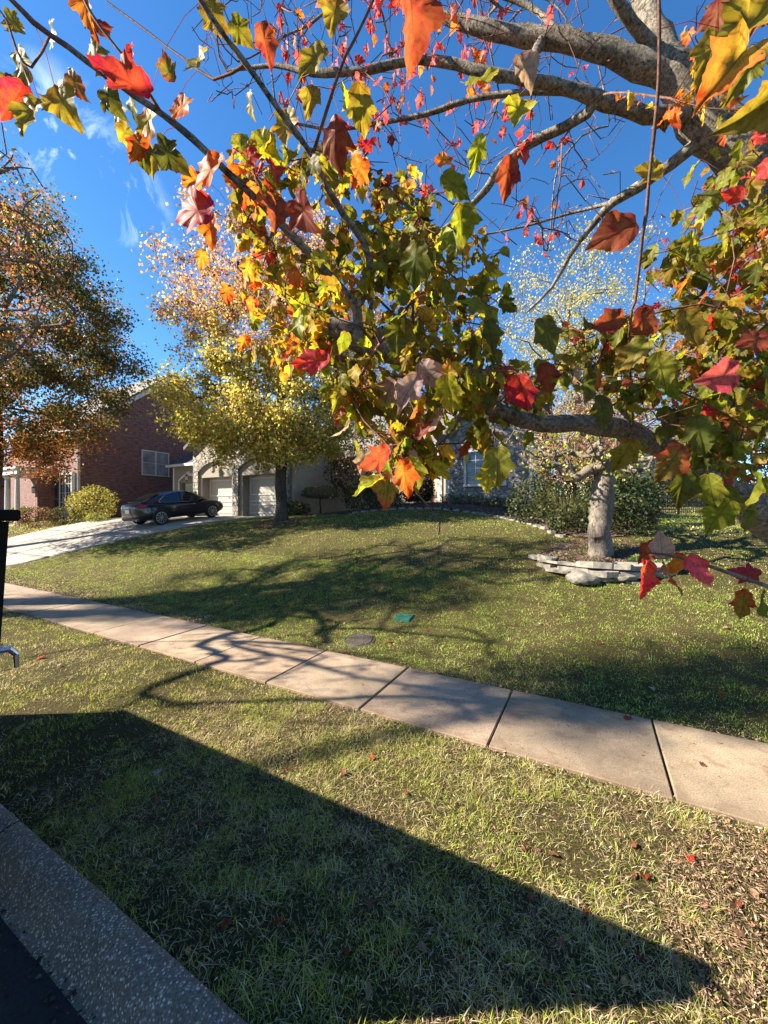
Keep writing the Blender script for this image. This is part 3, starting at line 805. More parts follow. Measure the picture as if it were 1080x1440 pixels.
# leaf colours: (centre, margin)
LC = {
 'green':  ((0.17, 0.21, 0.022), (0.21, 0.20, 0.025)),
 'olive':  ((0.24, 0.22, 0.028), (0.30, 0.20, 0.03)),
 'dark':   ((0.10, 0.125, 0.02), (0.12, 0.12, 0.022)),
 'lime':   ((0.34, 0.38, 0.03), (0.42, 0.37, 0.03)),
 'yellow': ((0.46, 0.36, 0.04), (0.52, 0.30, 0.03)),
 'orange': ((0.55, 0.21, 0.035), (0.55, 0.11, 0.025)),
 'red':    ((0.52, 0.065, 0.03), (0.48, 0.03, 0.03)),
 'rust':   ((0.30, 0.085, 0.03), (0.25, 0.05, 0.03)),
 'gr_red': ((0.17, 0.19, 0.03), (0.42, 0.07, 0.03)),
 'ye_org': ((0.38, 0.33, 0.04), (0.52, 0.15, 0.03)),
 'maroon': ((0.20, 0.035, 0.035), (0.24, 0.03, 0.04)),
 'pale':   ((0.36, 0.30, 0.25), (0.45, 0.27, 0.24)),
 'pink':   ((0.60, 0.13, 0.13), (0.60, 0.07, 0.08)),
}
maple = empty('maple_tree', (MAPLE[0], MAPLE[1], h1(*MAPLE)), 'near maple with thick grey limbs and large green, orange and red leaves', 'tree')
mo = np.array(maple.location)
mn_nodes, mn_par, mn_fix = [], [], []
def add_path(pts, start=None):
    """pts: (u, v, depth, radius in m) or world points; returns indices"""
    ids = []
    raw = []
    for p in pts:
        raw.append((np.array(px(p[0], p[1], p[2])) if len(p) == 4 and p[0] != 'w' else np.array(p[1:4]), p[-1]))
    # smooth subdivision
    out = []
    P_ = [r[0] for r in raw]
    if start is not None: P_ = [mn_nodes[start] + mo] + P_; rd = [min(mn_fix[start], raw[0][1] * 1.25)] + [r[1] for r in raw]
    else: rd = [r[1] for r in raw]
    for i in range(len(P_) - 1):
        p0 = P_[max(i - 1, 0)]; p1 = P_[i]; p2 = P_[i + 1]; p3 = P_[min(i + 2, len(P_) - 1)]
        m = max(2, int(np.linalg.norm(p2 - p1) / 0.09))
        for q in range(m):
            t = q / m
            pt = 0.5 * ((2 * p1) + (-p0 + p2) * t + (2 * p0 - 5 * p1 + 4 * p2 - p3) * t * t + (-p0 + 3 * p1 - 3 * p2 + p3) * t ** 3)
            out.append((pt, rd[i] * (1 - t) + rd[i + 1] * t))
    out.append((P_[-1], rd[-1]))
    if start is not None: out = out[1:]
    prev = start if start is not None else -1
    for pt, r_ in out:
        wob = rng.normal(0, 1, 3) * r_ * 0.10
        mn_nodes.append(pt - mo + wob); mn_par.append(prev); mn_fix.append(r_ * (1 + 0.06 * rng.normal())); prev = len(mn_nodes) - 1; ids.append(prev)
    return ids
def near_node(u, v, ids):
    best, bi = 1e9, ids[0]
    for i in ids:
        w = mn_nodes[i] + mo
        uu = 540 + w[0] / w[1] * F_PX; vv = 720 - (w[2] - CAM_H) / w[1] * F_PX
        d = (uu - u) ** 2 + (vv - v) ** 2
        if d < best: best, bi = d, i
    return bi
def pr(wpx, d): return (wpx * .86 if wpx > 14 else wpx) / F_PX * d / 2        # radius in metres of a limb that is wpx wide at that depth

gz = float(mo[2])
stem = add_path([('w', MAPLE[0], MAPLE[1], gz - 0.05, 0.27), ('w', 2.80, 1.30, 0.7, 0.22), ('w', 2.86, 1.48, 1.6, 0.21), ('w', 2.74, 1.78, 2.7, 0.18), ('w', 2.5, 2.1, 3.4, 0.155)])
T = 2.3
trunk2 = add_path([(1082, 268, T, pr(66, T)), (1040, 215, T, pr(62, T)), (985, 160, T, pr(58, T)), (945, 105, T, pr(53, T)), (922, 55, T, pr(42, T)), (905, 0, T + .05, pr(35, T)), (885, -90, T + .2, pr(30, T)), (850, -260, T + .4, pr(26, T))], stem[-1])
# thick branches off the leaning trunk
bA = add_path([(880, 82, T, pr(36, T)), (840, 66, T, pr(31, T)), (790, 58, T + .05, pr(28, T)), (740, 52, T + .1, pr(26, T)), (690, 42, T + .15, pr(26, T)), (640, 28, T + .2, pr(20, T)), (580, 4, T + .3, pr(14, T)), (500, -30, T + .45, pr(9, T))], near_node(940, 105, trunk2))
bA2 = add_path([(752, 75, T + .05, pr(15, T)), (740, 105, T, pr(15, T)), (700, 108, T - .05, pr(14, T))], near_node(775, 56, bA))
bB = add_path([(910, 160, T - .05, pr(24, T)), (870, 150, T - .1, pr(21, T)), (835, 138, T - .15, pr(22, T)), (790, 122, T - .15, pr(17, T)), (750, 113, T - .2, pr(16, T)), (690, 106, T - .2, pr(15, T)), (640, 90, T - .15, pr(13, T)), (585, 85, T - .1, pr(12, T)), (520, 98, T - .1, pr(10, T)), (440, 102, T, pr(9, T)), (385, 92, T + .1, pr(6, T)), (320, 100, T + .2, pr(4, T))], near_node(960, 165, trunk2))
bC = add_path([(826, 160, T - .1, pr(15, T)), (790, 180, T, pr(15, T)), (740, 205, T + .1, pr(15, T)), (705, 235, T + .15, pr(14, T)), (685, 265, T + .2, pr(11, T)), (640, 310, T + .3, pr(7, T)), (590, 345, T + .45, pr(4, T))], near_node(838, 140, bB))
bD = add_path([(945, 232, T + .1, pr(18, T)), (900, 262, T + .2, pr(14, T)), (862, 285, T + .3, pr(12, T)), (830, 320, T + .4, pr(10, T)), (800, 362, T + .5, pr(8, T)), (775, 405, T + .6, pr(6, T)), (740, 440, T + .7, pr(3, T))], near_node(985, 215, trunk2))
bD2 = add_path([(800, 300, T + .5, pr(5, T)), (740, 318, T + .6, pr(4, T)), (680, 330, T + .7, pr(3, T))], near_node(862, 285, bD))
bE = add_path([(890, 36, T - .1, pr(16, T)), (866, 0, T - .15, pr(13, T)), (835, -60, T - .2, pr(14, T)), (780, -160, T - .1, pr(9, T))], near_node(930, 70, trunk2))
bF = add_path([(760, 20, T + .15, pr(9, T)), (700, -8, T + .2, pr(8, T)), (600, -40, T + .3, pr(6, T))], near_node(800, 60, bA))
bG = add_path([(800, 130, T - .1, pr(8, T)), (720, 130, T, pr(9, T)), (660, 140, T + .1, pr(9, T)), (600, 160, T + .2, pr(8, T)), (540, 172, T + .3, pr(7, T)), (470, 182, T + .4, pr(5, T)), (400, 170, T + .5, pr(4, T))], near_node(835, 138, bB))
# low limb that comes towards the camera and ends in a broken stub
low = add_path([('w', 2.55, 1.95, 1.62, 0.125), (1100, 752, 2.25, pr(50, 2.25)), (1052, 712, 2.15, pr(50, 2.15)), (1010, 680, 2.05, pr(46, 2.05)), (965, 652, 1.95, pr(41, 1.95)), (915, 622, 1.85, pr(34, 1.85)), (865, 600, 1.75, pr(33, 1.75)), (810, 595, 1.66, pr(30, 1.66)), (755, 597, 1.58, pr(28, 1.58)), (700, 578, 1.5, pr(28, 1.5)), (645, 546, 1.42, pr(30, 1.42)), (590, 512, 1.35, pr(32, 1.35)), (540, 492, 1.29, pr(38, 1.29)), (505, 480, 1.25, pr(44, 1.25)), (478, 466, 1.23, pr(38, 1.23)), (455, 456, 1.22, pr(24, 1.22))], stem[len(stem) // 2])
stub = add_path([(535, 468, 1.26, pr(14, 1.26)), (540, 462, 1.25, pr(11, 1.25))], near_node(520, 484, low))
L1 = add_path([(503, 440, 1.23, pr(19, 1.2)), (485, 412, 1.2, pr(15, 1.2)), (455, 380, 1.16, pr(13, 1.16)), (420, 342, 1.1, pr(12, 1.1)), (368, 288, 1.03, pr(11, 1.03)), (318, 241, 0.97, pr(10.5, .97)), (270, 195, 0.93, pr(10, .93)), (230, 163, 0.9, pr(9.5, .9)), (190, 135, 0.88, pr(9, .88)), (148, 106, 0.86, pr(8.5, .86)), (95, 66, 0.84, pr(8, .84)), (48, 33, 0.82, pr(8, .82)), (12, -4, 0.8, pr(7, .8)), (-60, -70, 0.78, pr(5, .78))], near_node(505, 480, low))
L2 = add_path([(520, 385, 1.17, pr(10, 1.17)), (512, 342, 1.13, pr(9, 1.13)), (485, 305, 1.09, pr(9, 1.09)), (460, 262, 1.05, pr(9, 1.05)), (438, 218, 1.0, pr(8.5, 1.0)), (395, 158, .94, pr(8.5, .94)), (360, 108, .9, pr(8, .9)), (332, 72, .87, pr(8, .87)), (305, 36, .85, pr(8, .85)), (280, -2, .83, pr(7.5, .83)), (240, -70, .8, pr(6, .8))], near_node(504, 432, L1))
L3 = add_path([(448, 190, .97, pr(5, .97)), (470, 120, .93, pr(5, .93)), (486, 78, .9, pr(4.5, .9)), (505, 42, .88, pr(4.5, .88)), (524, 0, .86, pr(4, .86)), (545, -60, .84, pr(3, .84))], near_node(438, 215, L2))
L4 = add_path([(190, 100, .84, pr(5, .84)), (160, 62, .82, pr(5, .82)), (128, 18, .8, pr(5, .8)), (100, -40, .78, pr(4, .78))], near_node(230, 163, L1))
L5 = add_path([(45, 95, .8, pr(4, .8)), (24, 72, .8, pr(4, .8)), (10, 30, .79, pr(4, .79)), (-20, -10, .78, pr(3, .78))], near_node(70, 48, L1))
L6 = add_path([(300, 112, .96, pr(4, .96)), (255, 80, 1.0, pr(3.5, 1)), (211, 48, 1.05, pr(3.5, 1.05)), (150, 2, 1.1, pr(3, 1.1))], near_node(348, 95, L2))
L7 = add_path([(520, 440, 1.3, pr(6, 1.3)), (528, 400, 1.33, pr(6, 1.33)), (545, 360, 1.36, pr(5, 1.36)), (580, 320, 1.4, pr(4, 1.4))], near_node(525, 486, low))
L8 = add_path([(478, 500, 1.2, pr(5, 1.2)), (490, 545, 1.16, pr(5, 1.16)), (510, 590, 1.12, pr(4.5, 1.12)), (548, 628, 1.08, pr(4, 1.08)), (580, 685, 1.05, pr(3.6, 1.05)), (605, 715, 1.04, pr(3.2, 1.04)), (618, 735, 1.03, pr(2.6, 1.03)), (617, 752, 1.03, pr(1.8, 1.03))], near_node(478, 466, low))
# two long thin reddish shoots near the camera
V1 = add_path([(885, 470, 1.1, pr(4, 1.1)), (893, 425, 1.05, pr(4.6, 1.05)), (900, 360, 1.0, pr(5, 1)), (908, 300, .96, pr(5.2, .96)), (916, 220, .93, pr(5.2, .93)), (923, 150, .9, pr(5.4, .9)), (927, 80, .87, pr(5.4, .87)), (926, 0, .84, pr(5, .84)), (922, -80, .82, pr(4, .82))], near_node(895, 612, low))
V2 = add_path([(985, 600, 1.6, pr(8, 1.6)), (1010, 545, 1.45, pr(7, 1.45)), (1040, 500, 1.35, pr(6, 1.35)), (1080, 455, 1.25, pr(5, 1.25)), (1150, 400, 1.15, pr(4, 1.15))], near_node(965, 652, low))
V3 = add_path([(1130, 838, 1.5, pr(6, 1.5)), (1080, 824, 1.35, pr(5.5, 1.35)), (1020, 804, 1.25, pr(5, 1.25)), (970, 788, 1.2, pr(4.5, 1.2)), (935, 780, 1.17, pr(4, 1.17)), (912, 778, 1.15, pr(2.5, 1.15))], near_node(1090, 745, low))
n_explicit = len(mn_nodes)

rr = np.random.default_rng(11)
def poly_samples(poly, n, dlo, dhi):
    poly_ = poly; us = [p[0] for p in poly]; vs = [p[1] for p in poly]; out = []
    while len(out) < n:
        u = rr.uniform(min(us), max(us)); v = rr.uniform(min(vs), max(vs))
        if inside(poly_, np.array([u]), np.array([v]))[0]:
            d = rr.uniform(dlo, dhi); out.append(np.array(px(u, v, d)) - mo)
    return out
leafy_ids = set(low + L1 + L2 + L3 + L7 + L8)
up_ids = set(trunk2 + bA + bA2 + bB + bC + bD + bD2 + bE + bF + bG)
groups = []
def sprout(poly, n, dlo, dhi, ids, step, climb=0.1, wig=0.16):
    global mn_nodes, mn_par
    T_ = poly_samples(poly, n, dlo, dhi)
    allow = np.array([i in ids for i in range(len(mn_nodes))])
    base_n = len(mn_nodes)
    A, P_, tips = grow(mn_nodes, mn_par, T_, step, rr, climb, wig, allow=allow)
    mn_nodes = [a for a in A]; mn_par = P_
    return tips, list(range(base_n, len(mn_nodes)))
CENTER = [(345, 235), (420, 180), (500, 215), (590, 255), (660, 225), (665, 330), (720, 400), (715, 470), (770, 520), (760, 560), (700, 570), (640, 600), (560, 570), (440, 540), (355, 480), (345, 400), (330, 300)]
RIGHT = [(690, 500), (800, 460), (900, 420), (1000, 380), (1100, 300), (1110, 600), (1050, 640), (985, 610), (940, 590), (870, 555), (760, 548), (690, 540)]
RTOP = [(950, -20), (1110, -20), (1110, 250), (1020, 190), (985, 110)]
BARE = [(240, -60), (930, -60), (900, 40), (860, 330), (740, 360), (620, 300), (520, 250), (400, 180), (300, 150)]
CORE = [(370, 330), (520, 300), (650, 330), (700, 430), (750, 510), (680, 560), (620, 580), (480, 540), (390, 480)]
t_c0, id0 = sprout(CORE, 62, 1.05, 1.9, leafy_ids, 0.07)
t_c1, id1 = sprout(CENTER, 125, 0.95, 1.8, leafy_ids, 0.07)
t_c1 = t_c0 + t_c1
t_c2, id2 = sprout(RIGHT, 190, 1.15, 2.5, set(low + V2), 0.08)
LOWC = [(470, 530), (720, 530), (705, 630), (640, 650), (560, 650), (490, 610)]
t_lc, id7 = sprout(LOWC, 34, 1.0, 1.5, leafy_ids, 0.07)
RIGHT3 = [(870, 560), (1090, 530), (1095, 720), (1010, 700), (930, 640)]
t_r3, id9 = sprout(RIGHT3, 34, 1.15, 1.75, set(V2 + low), 0.07)
RIGHT2 = [(930, 270), (1000, 215), (1110, 180), (1110, 430), (980, 430), (900, 400)]
t_r2, id8 = sprout(RIGHT2, 55, 1.2, 2.1, set(V1 + V2 + low), 0.08)
t_rt, id3 = sprout(RTOP, 30, 1.3, 2.6, up_ids | set(stem), 0.10)
t_bare, id4 = sprout(BARE, 200, 2.1, 3.6, up_ids, 0.13, climb=0.0, wig=0.22)
t_bare2, id5 = sprout(BARE, 480, 2.1, 3.6, up_ids | set(id4), 0.10, climb=0.0, wig=0.25)
t_br, id6 = sprout([(880, 260), (1100, 200), (1100, 520), (960, 520), (880, 420)], 50, 2.4, 3.8, up_ids | set(id3), 0.12, climb=0.0)
fx = np.array(mn_fix + [0.0] * (len(mn_nodes) - n_explicit))
A = np.array(mn_nodes); mr = pipe(A, mn_par, 0.0018, 2.2)
mr[:n_explicit] = mn_fix
for i in range(n_explicit, len(A)):
    mr[i] = min(mr[i], 0.8 * mr[mn_par[i]] if mn_par[i] < n_explicit else mr[mn_par[i]])
    mr[i] = max(mr[i], 0.0032 if A[i][1] + mo[1] > 1.9 else 0.0018)
tube_mesh(A, mn_par, mr, M['bark_grey'], 'trunk', maple, 16, M['bark_twig'], 0.0062, lump=.16)

bag = LeafBag(5)
def rc(key, var=0.15):
    a, b_ = LC[key]; f = np.clip(1 + rr.normal(0, var), .5, 1.6)
    return np.array(a) * f * (1 + rr.normal(0, .07, 3)), np.array(b_) * f * (1 + rr.normal(0, .07, 3))
CLEAR = [(695, 560), (760, 585), (860, 585), (930, 618), (1000, 668), (1090, 740), (1090, 790), (1030, 740), (950, 690), (870, 640), (760, 640), (690, 610)]
def hides_limb(p):
    w = p + mo
    if w[1] < .3: return False
    u = 540 + w[0] / w[1] * F_PX; v = 720 - (w[2] - CAM_H) / w[1] * F_PX
    if 452 < u < 548 and 425 < v < 500: return rr.random() < .8
    return bool(inside(CLEAR, np.array([u]), np.array([v - 20]))[0] or inside(CLEAR, np.array([u]), np.array([v + 25]))[0]) and rr.random() < .55
def leaves_at(tips, per, mix, size, back=5, sag=0.9, petl=0.05, face=0.0):
    keys = list(mix); w = np.array([mix[k_] for k_ in keys], float); w /= w.sum()
    for t in tips:
        if rr.random() < .12: continue
        chain = [t]; i = t
        for _ in range(back):
            if mn_par[i] >= n_explicit: i = mn_par[i]; chain.append(i)
        for _ in range(rr.poisson(per)):
            tw = A[chain[rr.integers(len(chain))]]
            off = rr.normal(0, 1, 3); off[2] -= 0.5; off /= np.linalg.norm(off)
            pos = tw + off * petl * rr.uniform(0.5, 1.3)
            tip = rr.normal(0, 0.6, 3) + off * 0.4; tip[2] -= sag
            if hides_limb(pos): continue
            nr = rr.normal(0, 1, 3) + np.array([-0.35, -0.45 - face, 0.35])
            c0, c1 = rc(keys[rr.choice(len(keys), p=w)])
            bag.leaf(pos, tip, nr, rr.uniform(*size), c0, c1, petiole=tw)
def wpt(i): return A[i] + mo
# centre: colours drift from orange and yellow on the left to green on the right
for t in t_c1:
    w = wpt(t); u = 540 + w[0] / w[1] * F_PX; v = 720 - (w[2] - CAM_H) / w[1] * F_PX
    if u < 430: mix = {'olive': 4, 'yellow': 2, 'ye_org': 2, 'orange': 2, 'green': 3, 'red': .5}
    elif v < 330: mix = {'olive': 4, 'yellow': 1.3, 'lime': 1.5, 'ye_org': 1.2, 'green': 4, 'rust': .8, 'dark': 2}
    else: mix = {'olive': 5, 'green': 5, 'lime': 2.4, 'dark': 3, 'yellow': 1.2, 'ye_org': .5, 'gr_red': .4}
    leaves_at([t], 10.5, mix, (0.042, 0.070))
for t in t_c2:
    w = wpt(t); u = 540 + w[0] / w[1] * F_PX
    mix = {'green': 5, 'dark': 6, 'olive': 3, 'lime': 1, 'gr_red': .8, 'rust': .5, 'red': .25, 'pale': .4} if u < 950 else {'green': 4, 'dark': 4, 'olive': 3, 'gr_red': 1.4, 'rust': .9, 'red': .5, 'pale': .8}
    leaves_at([t], 7.6, mix, (0.044, 0.074))
leaves_at(t_lc, 5.5, {'olive': 4, 'green': 4, 'lime': 3, 'ye_org': 1.5, 'yellow': 1.5, 'pale': 1, 'dark': 2, 'rust': .6}, (0.05, 0.08))
leaves_at(t_r3, 5.0, {'dark': 5, 'green': 5, 'olive': 3, 'gr_red': 1.2, 'rust': .7, 'lime': 1}, (0.055, 0.09))
leaves_at(t_r2, 5.6, {'olive': 4, 'green': 5, 'lime': 2, 'yellow': 1.5, 'dark': 3, 'gr_red': 1.5, 'rust': .8, 'red': .5}, (0.05, 0.085))
leaves_at(t_rt, 3.2, {'olive': 3, 'orange': 2.5, 'rust': 2, 'yellow': 1.5, 'red': 1.5, 'gr_red': 1}, (0.06, 0.085))
leaves_at(t_br, 3.0, {'red': 2, 'rust': 2, 'olive': 2, 'pink': 1.2, 'orange': 1}, (0.05, 0.07))
some = [t for t in t_bare2 if rr.random() < 0.9]
def pinkness(t):
    w = wpt(t); u = 540 + w[0] / w[1] * F_PX; v = 720 - (w[2] - CAM_H) / w[1] * F_PX
    return math.exp(-(((u - 560) / 120) ** 2 + ((v - 110) / 110) ** 2)) + .22 * math.exp(-(((u - 760) / 160) ** 2 + ((v - 290) / 90) ** 2)) + 0.03
leaves_at([t for t in t_bare + t_bare2 if rr.random() < pinkness(t) * 0.62], 2.8, {'pink': 5, 'red': 2, 'orange': 2.2, 'rust': .6}, (0.06, 0.085), sag=1.6, face=0.3)

# leaves one can pick out in the photo: (x, y of the leaf's middle, length in px, tip angle in degrees, colour)
HERO = [
 (122, 8, 62, -100, 'orange'), (28, 92, 50, -85, 'olive'), (45, 165, 62, -110, 'olive'), (20, 140, 58, -115, 'red'), (88, 146, 60, -60, 'olive'), (5, 128, 50, -95, 'dark'), (108, 120, 40, -55, 'gr_red'), (22, 36, 34, -40, 'olive'), (70, 46, 40, -70, 'dark'),
 (174, 112, 80, 160, 'red'), (133, 82, 48, -75, 'olive'), (138, 40, 44, -50, 'rust'), (186, 75, 26, -90, 'red'), (236, 97, 36, 100, 'gr_red'), (152, 138, 44, -60, 'dark'), (168, 160, 40, -80, 'olive'), (186, 156, 42, -95, 'dark'), (208, 172, 54, -80, 'ye_org'), (178, 190, 40, -60, 'olive'), (192, 205, 46, -130, 'orange'), (200, 215, 44, -85, 'dark'), (215, 225, 42, -95, 'olive'), (240, 220, 58, -45, 'dark'), (258, 158, 50, -60, 'orange'), (282, 92, 60, -70, 'olive'),
 (286, 240, 76, 205, 'orange'), (272, 255, 44, -120, 'orange'), (266, 292, 76, 175, 'red'), (296, 325, 46, -85, 'orange'), (284, 360, 30, -90, 'ye_org'), (320, 412, 30, -90, 'orange'), (300, 22, 52, -60, 'olive'), (338, 44, 40, -45, 'olive'), (374, 62, 50, -75, 'rust'), (352, 148, 34, -90, 'olive'), (340, 210, 42, -75, 'green'), (372, 204, 52, -60, 'lime'), (345, 268, 48, -70, 'dark'), (358, 318, 42, -110, 'dark'), (388, 300, 56, -90, 'rust'), (430, 300, 70, -60, 'rust'), (352, 378, 40, -100, 'yellow'),
 (470, 22, 56, -100, 'olive'), (584, 28, 92, -75, 'rust'), (440, 88, 54, -140, 'olive'), (437, 140, 50, -100, 'olive'), (405, 180, 48, -85, 'olive'), (508, 152, 56, -80, 'olive'), (468, 190, 60, -100, 'rust'), (450, 222, 54, -105, 'pale'), (505, 240, 46, -105, 'orange'), (485, 135, 46, -90, 'lime'),
 (680, 112, 62, 40, 'lime'), (728, 160, 50, -105, 'lime'), (740, 98, 48, -60, 'pale'), (626, 220, 34, 40, 'orange'), (672, 212, 44, -100, 'lime'), (714, 248, 54, -90, 'rust'), (640, 260, 50, -40, 'green'), (650, 315, 54, -80, 'green'),
 (862, 330, 66, 200, 'rust'), (912, 244, 40, 160, 'olive'), (1045, 45, 96, 225, 'olive'), (1020, 105, 100, 230, 'ye_org'), (1062, 155, 80, 215, 'olive'), (1070, 20, 60, 240, 'orange'), (1000, 70, 66, 250, 'olive'), (1050, 100, 70, 240, 'green'), (1010, 20, 60, 260, 'rust'),
 (440, 508, 54, -170, 'red'), (575, 548, 62, -120, 'pale'), (546, 555, 50, -110, 'pale'), (602, 524, 52, -60, 'pale'), (632, 552, 56, -80, 'lime'), (606, 590, 54, -115, 'pale'), (500, 540, 48, -80, 'dark'), (520, 565, 46, -100, 'pale'),
 (712, 530, 44, -90, 'red'), (735, 552, 56, -70, 'red'), (770, 530, 46, -80, 'rust'), (1012, 530, 62, 195, 'pink'), (858, 452, 52, 200, 'rust'), (905, 455, 50, -80, 'rust'),
 (530, 645, 54, -140, 'rust'), (520, 682, 50, -150, 'lime'), (545, 690, 54, -100, 'gr_red'), (570, 670, 56, -80, 'orange'), (582, 664, 52, -65, 'lime'), (598, 636, 44, -30, 'ye_org'), (512, 650, 40, -100, 'pale'),
 (700, 655, 60, -90, 'green'), (688, 672, 44, -100, 'lime'), (628, 640, 40, -80, 'yellow'), (612, 655, 40, -110, 'yellow'), (672, 620, 50, -85, 'green'),
 (905, 812, 56, -100, 'red'), (940, 812, 52, -80, 'gr_red'), (978, 802, 52, -60, 'pink'), (930, 768, 42, 100, 'pale'), (915, 775, 40, -150, 'rust'), (950, 795, 40, -100, 'orange'), (1045, 848, 44, -95, 'gr_red'), (1070, 850, 46, -60, 'dark'), (1050, 808, 40, 170, 'maroon'),
 (945, 650, 62, -120, 'gr_red'), (985, 610, 58, -80, 'dark'), (1010, 725, 56, -110, 'green'), (960, 685, 60, -90, 'dark'), (880, 640, 50, -110, 'olive'), (850, 575, 52, -90, 'dark'), (1000, 690, 54, -70, 'green'), (1020, 705, 50, -80, 'dark'), (1065, 690, 60, -100, 'green'),
 (560, 470, 60, -100, 'dark'), (583, 370, 60, -95, 'green'), (545, 335, 50, -60, 'dark'), (640, 340, 50, -80, 'green'), (670, 430, 54, 160, 'green'), (690, 470, 50, -80, 'dark'), (450, 370, 46, -85, 'lime'), (430, 430, 44, -100, 'lime'),
 (970, 460, 60, -80, 'olive'), (1060, 480, 60, 200, 'rust'), (1080, 540, 60, -90, 'dark'), (890, 500, 60, -130, 'olive'), (930, 520, 56, -80, 'green'), (820, 545, 54, -100, 'dark'), (770, 470, 56, -70, 'dark'),
]
allA = A + mo
Uall = 540 + allA[:, 0] / np.maximum(allA[:, 1], .2) * F_PX; Vall = 720 - (allA[:, 2] - CAM_H) / np.maximum(allA[:, 1], .2) * F_PX
for (u, v, L, ang, key) in HERO:
    size = rr.uniform(0.092, 0.112)
    d = F_PX * size / L
    a = R(ang); tip = np.array([math.cos(a), rr.normal(0, .25), math.sin(a)])
    tip /= np.linalg.norm(tip)
    mid = np.array(px(u, v, d)); base = mid - tip * size * 0.45
    dist = np.linalg.norm(allA - base, axis=1); dist[mr > 0.02] = 9
    j = int(np.argmin(dist)); pet = None
    if dist[j] < 0.16: pet = A[j]
    c0, c1 = rc(key, .08)
    nr = np.array([rr.normal(-.15, .45), -1.0, rr.normal(.1, .45)])
    bag.leaf(base - mo, tip, nr, size, c0, c1, fold=rr.uniform(.8, 1.1) if L > 76 and u > 1000 else rr.normal(.28, .22), droop=rr.normal(.25, .3), petiole=pet, kind=0 if rr.random() < .65 else None)
bag.build('crown', M['maple_leaf'], maple)

# ------------------------------------------------------------------ the other trees
def gnd(x, y): return (x, y, h1(x, y))
def pal(cols, w, var=0.2):
    return lambda r_, P_: palette(r_, len(P_), cols, w, var)
GR = [(0.065, 0.08, 0.024), (0.10, 0.105, 0.03), (0.15, 0.13, 0.04)]
OR = [(0.42, 0.17, 0.06), (0.36, 0.10, 0.045), (0.45, 0.25, 0.09)]
PK = [(0.45, 0.15, 0.12), (0.40, 0.09, 0.09)]
YE = [(0.48, 0.40, 0.09), (0.38, 0.36, 0.08), (0.52, 0.42, 0.16), (0.26, 0.27, 0.06)]

# sparse reddish street tree, trunk just out of the picture at the left
r1 = np.random.default_rng(21)
bx, by = -10.5, 8.3
tg = crown_targets(r1, 420, (bx, by, 7.4), (3.7, 2.3, 5.2), shell=0.35)
# long boughs that hang out over the street and dapple the sidewalk
tg += [np.array([r1.uniform(-11.5, -7.3), r1.uniform(3.3, 6.2), r1.uniform(4.3, 8.2)]) for _ in range(120)]
make_tree('red_street_tree', 'sparse tree at far left with bare grey branches and small red and orange leaves', gnd(bx, by),
          [(0, 0, -.1), (0, .02, 1.0), (.05, 0, 2.0), (.05, .05, 3.0), (.15, .1, 4.4), (.1, .05, 6.0)], tg, M['bark_ash'],
          {'per': lambda p: 5 if p[1] < 6.4 and p[0] < -7 else (9 if p[0] < -9.5 else 30), 'col': pal([(0.36, 0.16, 0.07), (0.30, 0.09, 0.05), (0.38, 0.22, 0.09), (0.36, 0.13, 0.11), (0.24, 0.22, 0.06), (0.15, 0.15, 0.04)], [2, 2, 1.5, 1.2, 1.5, 1.2]), 'back': 4}, M['tree_leaf'], tip_r=0.015, seed=22, spread=0.16, leaf_size=(0.055, 0.085), trunk_r=0.17, inner=2)
# dense green tree behind it, turning orange low down on the left
bx, by = -16.9, 16.6
r1 = np.random.default_rng(31)
tg = crown_targets(r1, 860, (bx, by, 8.9), (5.9, 5.2, 6.8), shell=0.5, squash_bottom=0.85)
def colg(r_, P_):
    c = palette(r_, len(P_), GR, [3, 3, 1.4], .2); o = palette(r_, len(P_), OR, [2, 2, 1.4], .2)
    t = np.clip((6.6 - P_[:, 2]) / 2.6, 0, 1) * 0.55 + np.clip((-15.5 - P_[:, 0]) / 4, 0, 1) * .45 + .14
    m = r_.random(len(P_)) < t; c[m] = o[m]; return c
make_tree('green_street_tree', 'dense dark green tree at the left with orange leaves along its low edge', gnd(bx, by),
          [(0, 0, -.1), (0, 0, 1.2), (.05, 0, 2.4), (.1, .1, 4.0), (.05, .1, 6.0), (0, .1, 8.0)], tg, M['bark_dark'],
          {'per': lambda p: 120 if p[0] > -17 else 40, 'col': colg, 'back': 3}, M['tree_leaf'], tip_r=0.007, seed=32, spread=0.28, leaf_size=(0.09, 0.14), trunk_r=0.22)
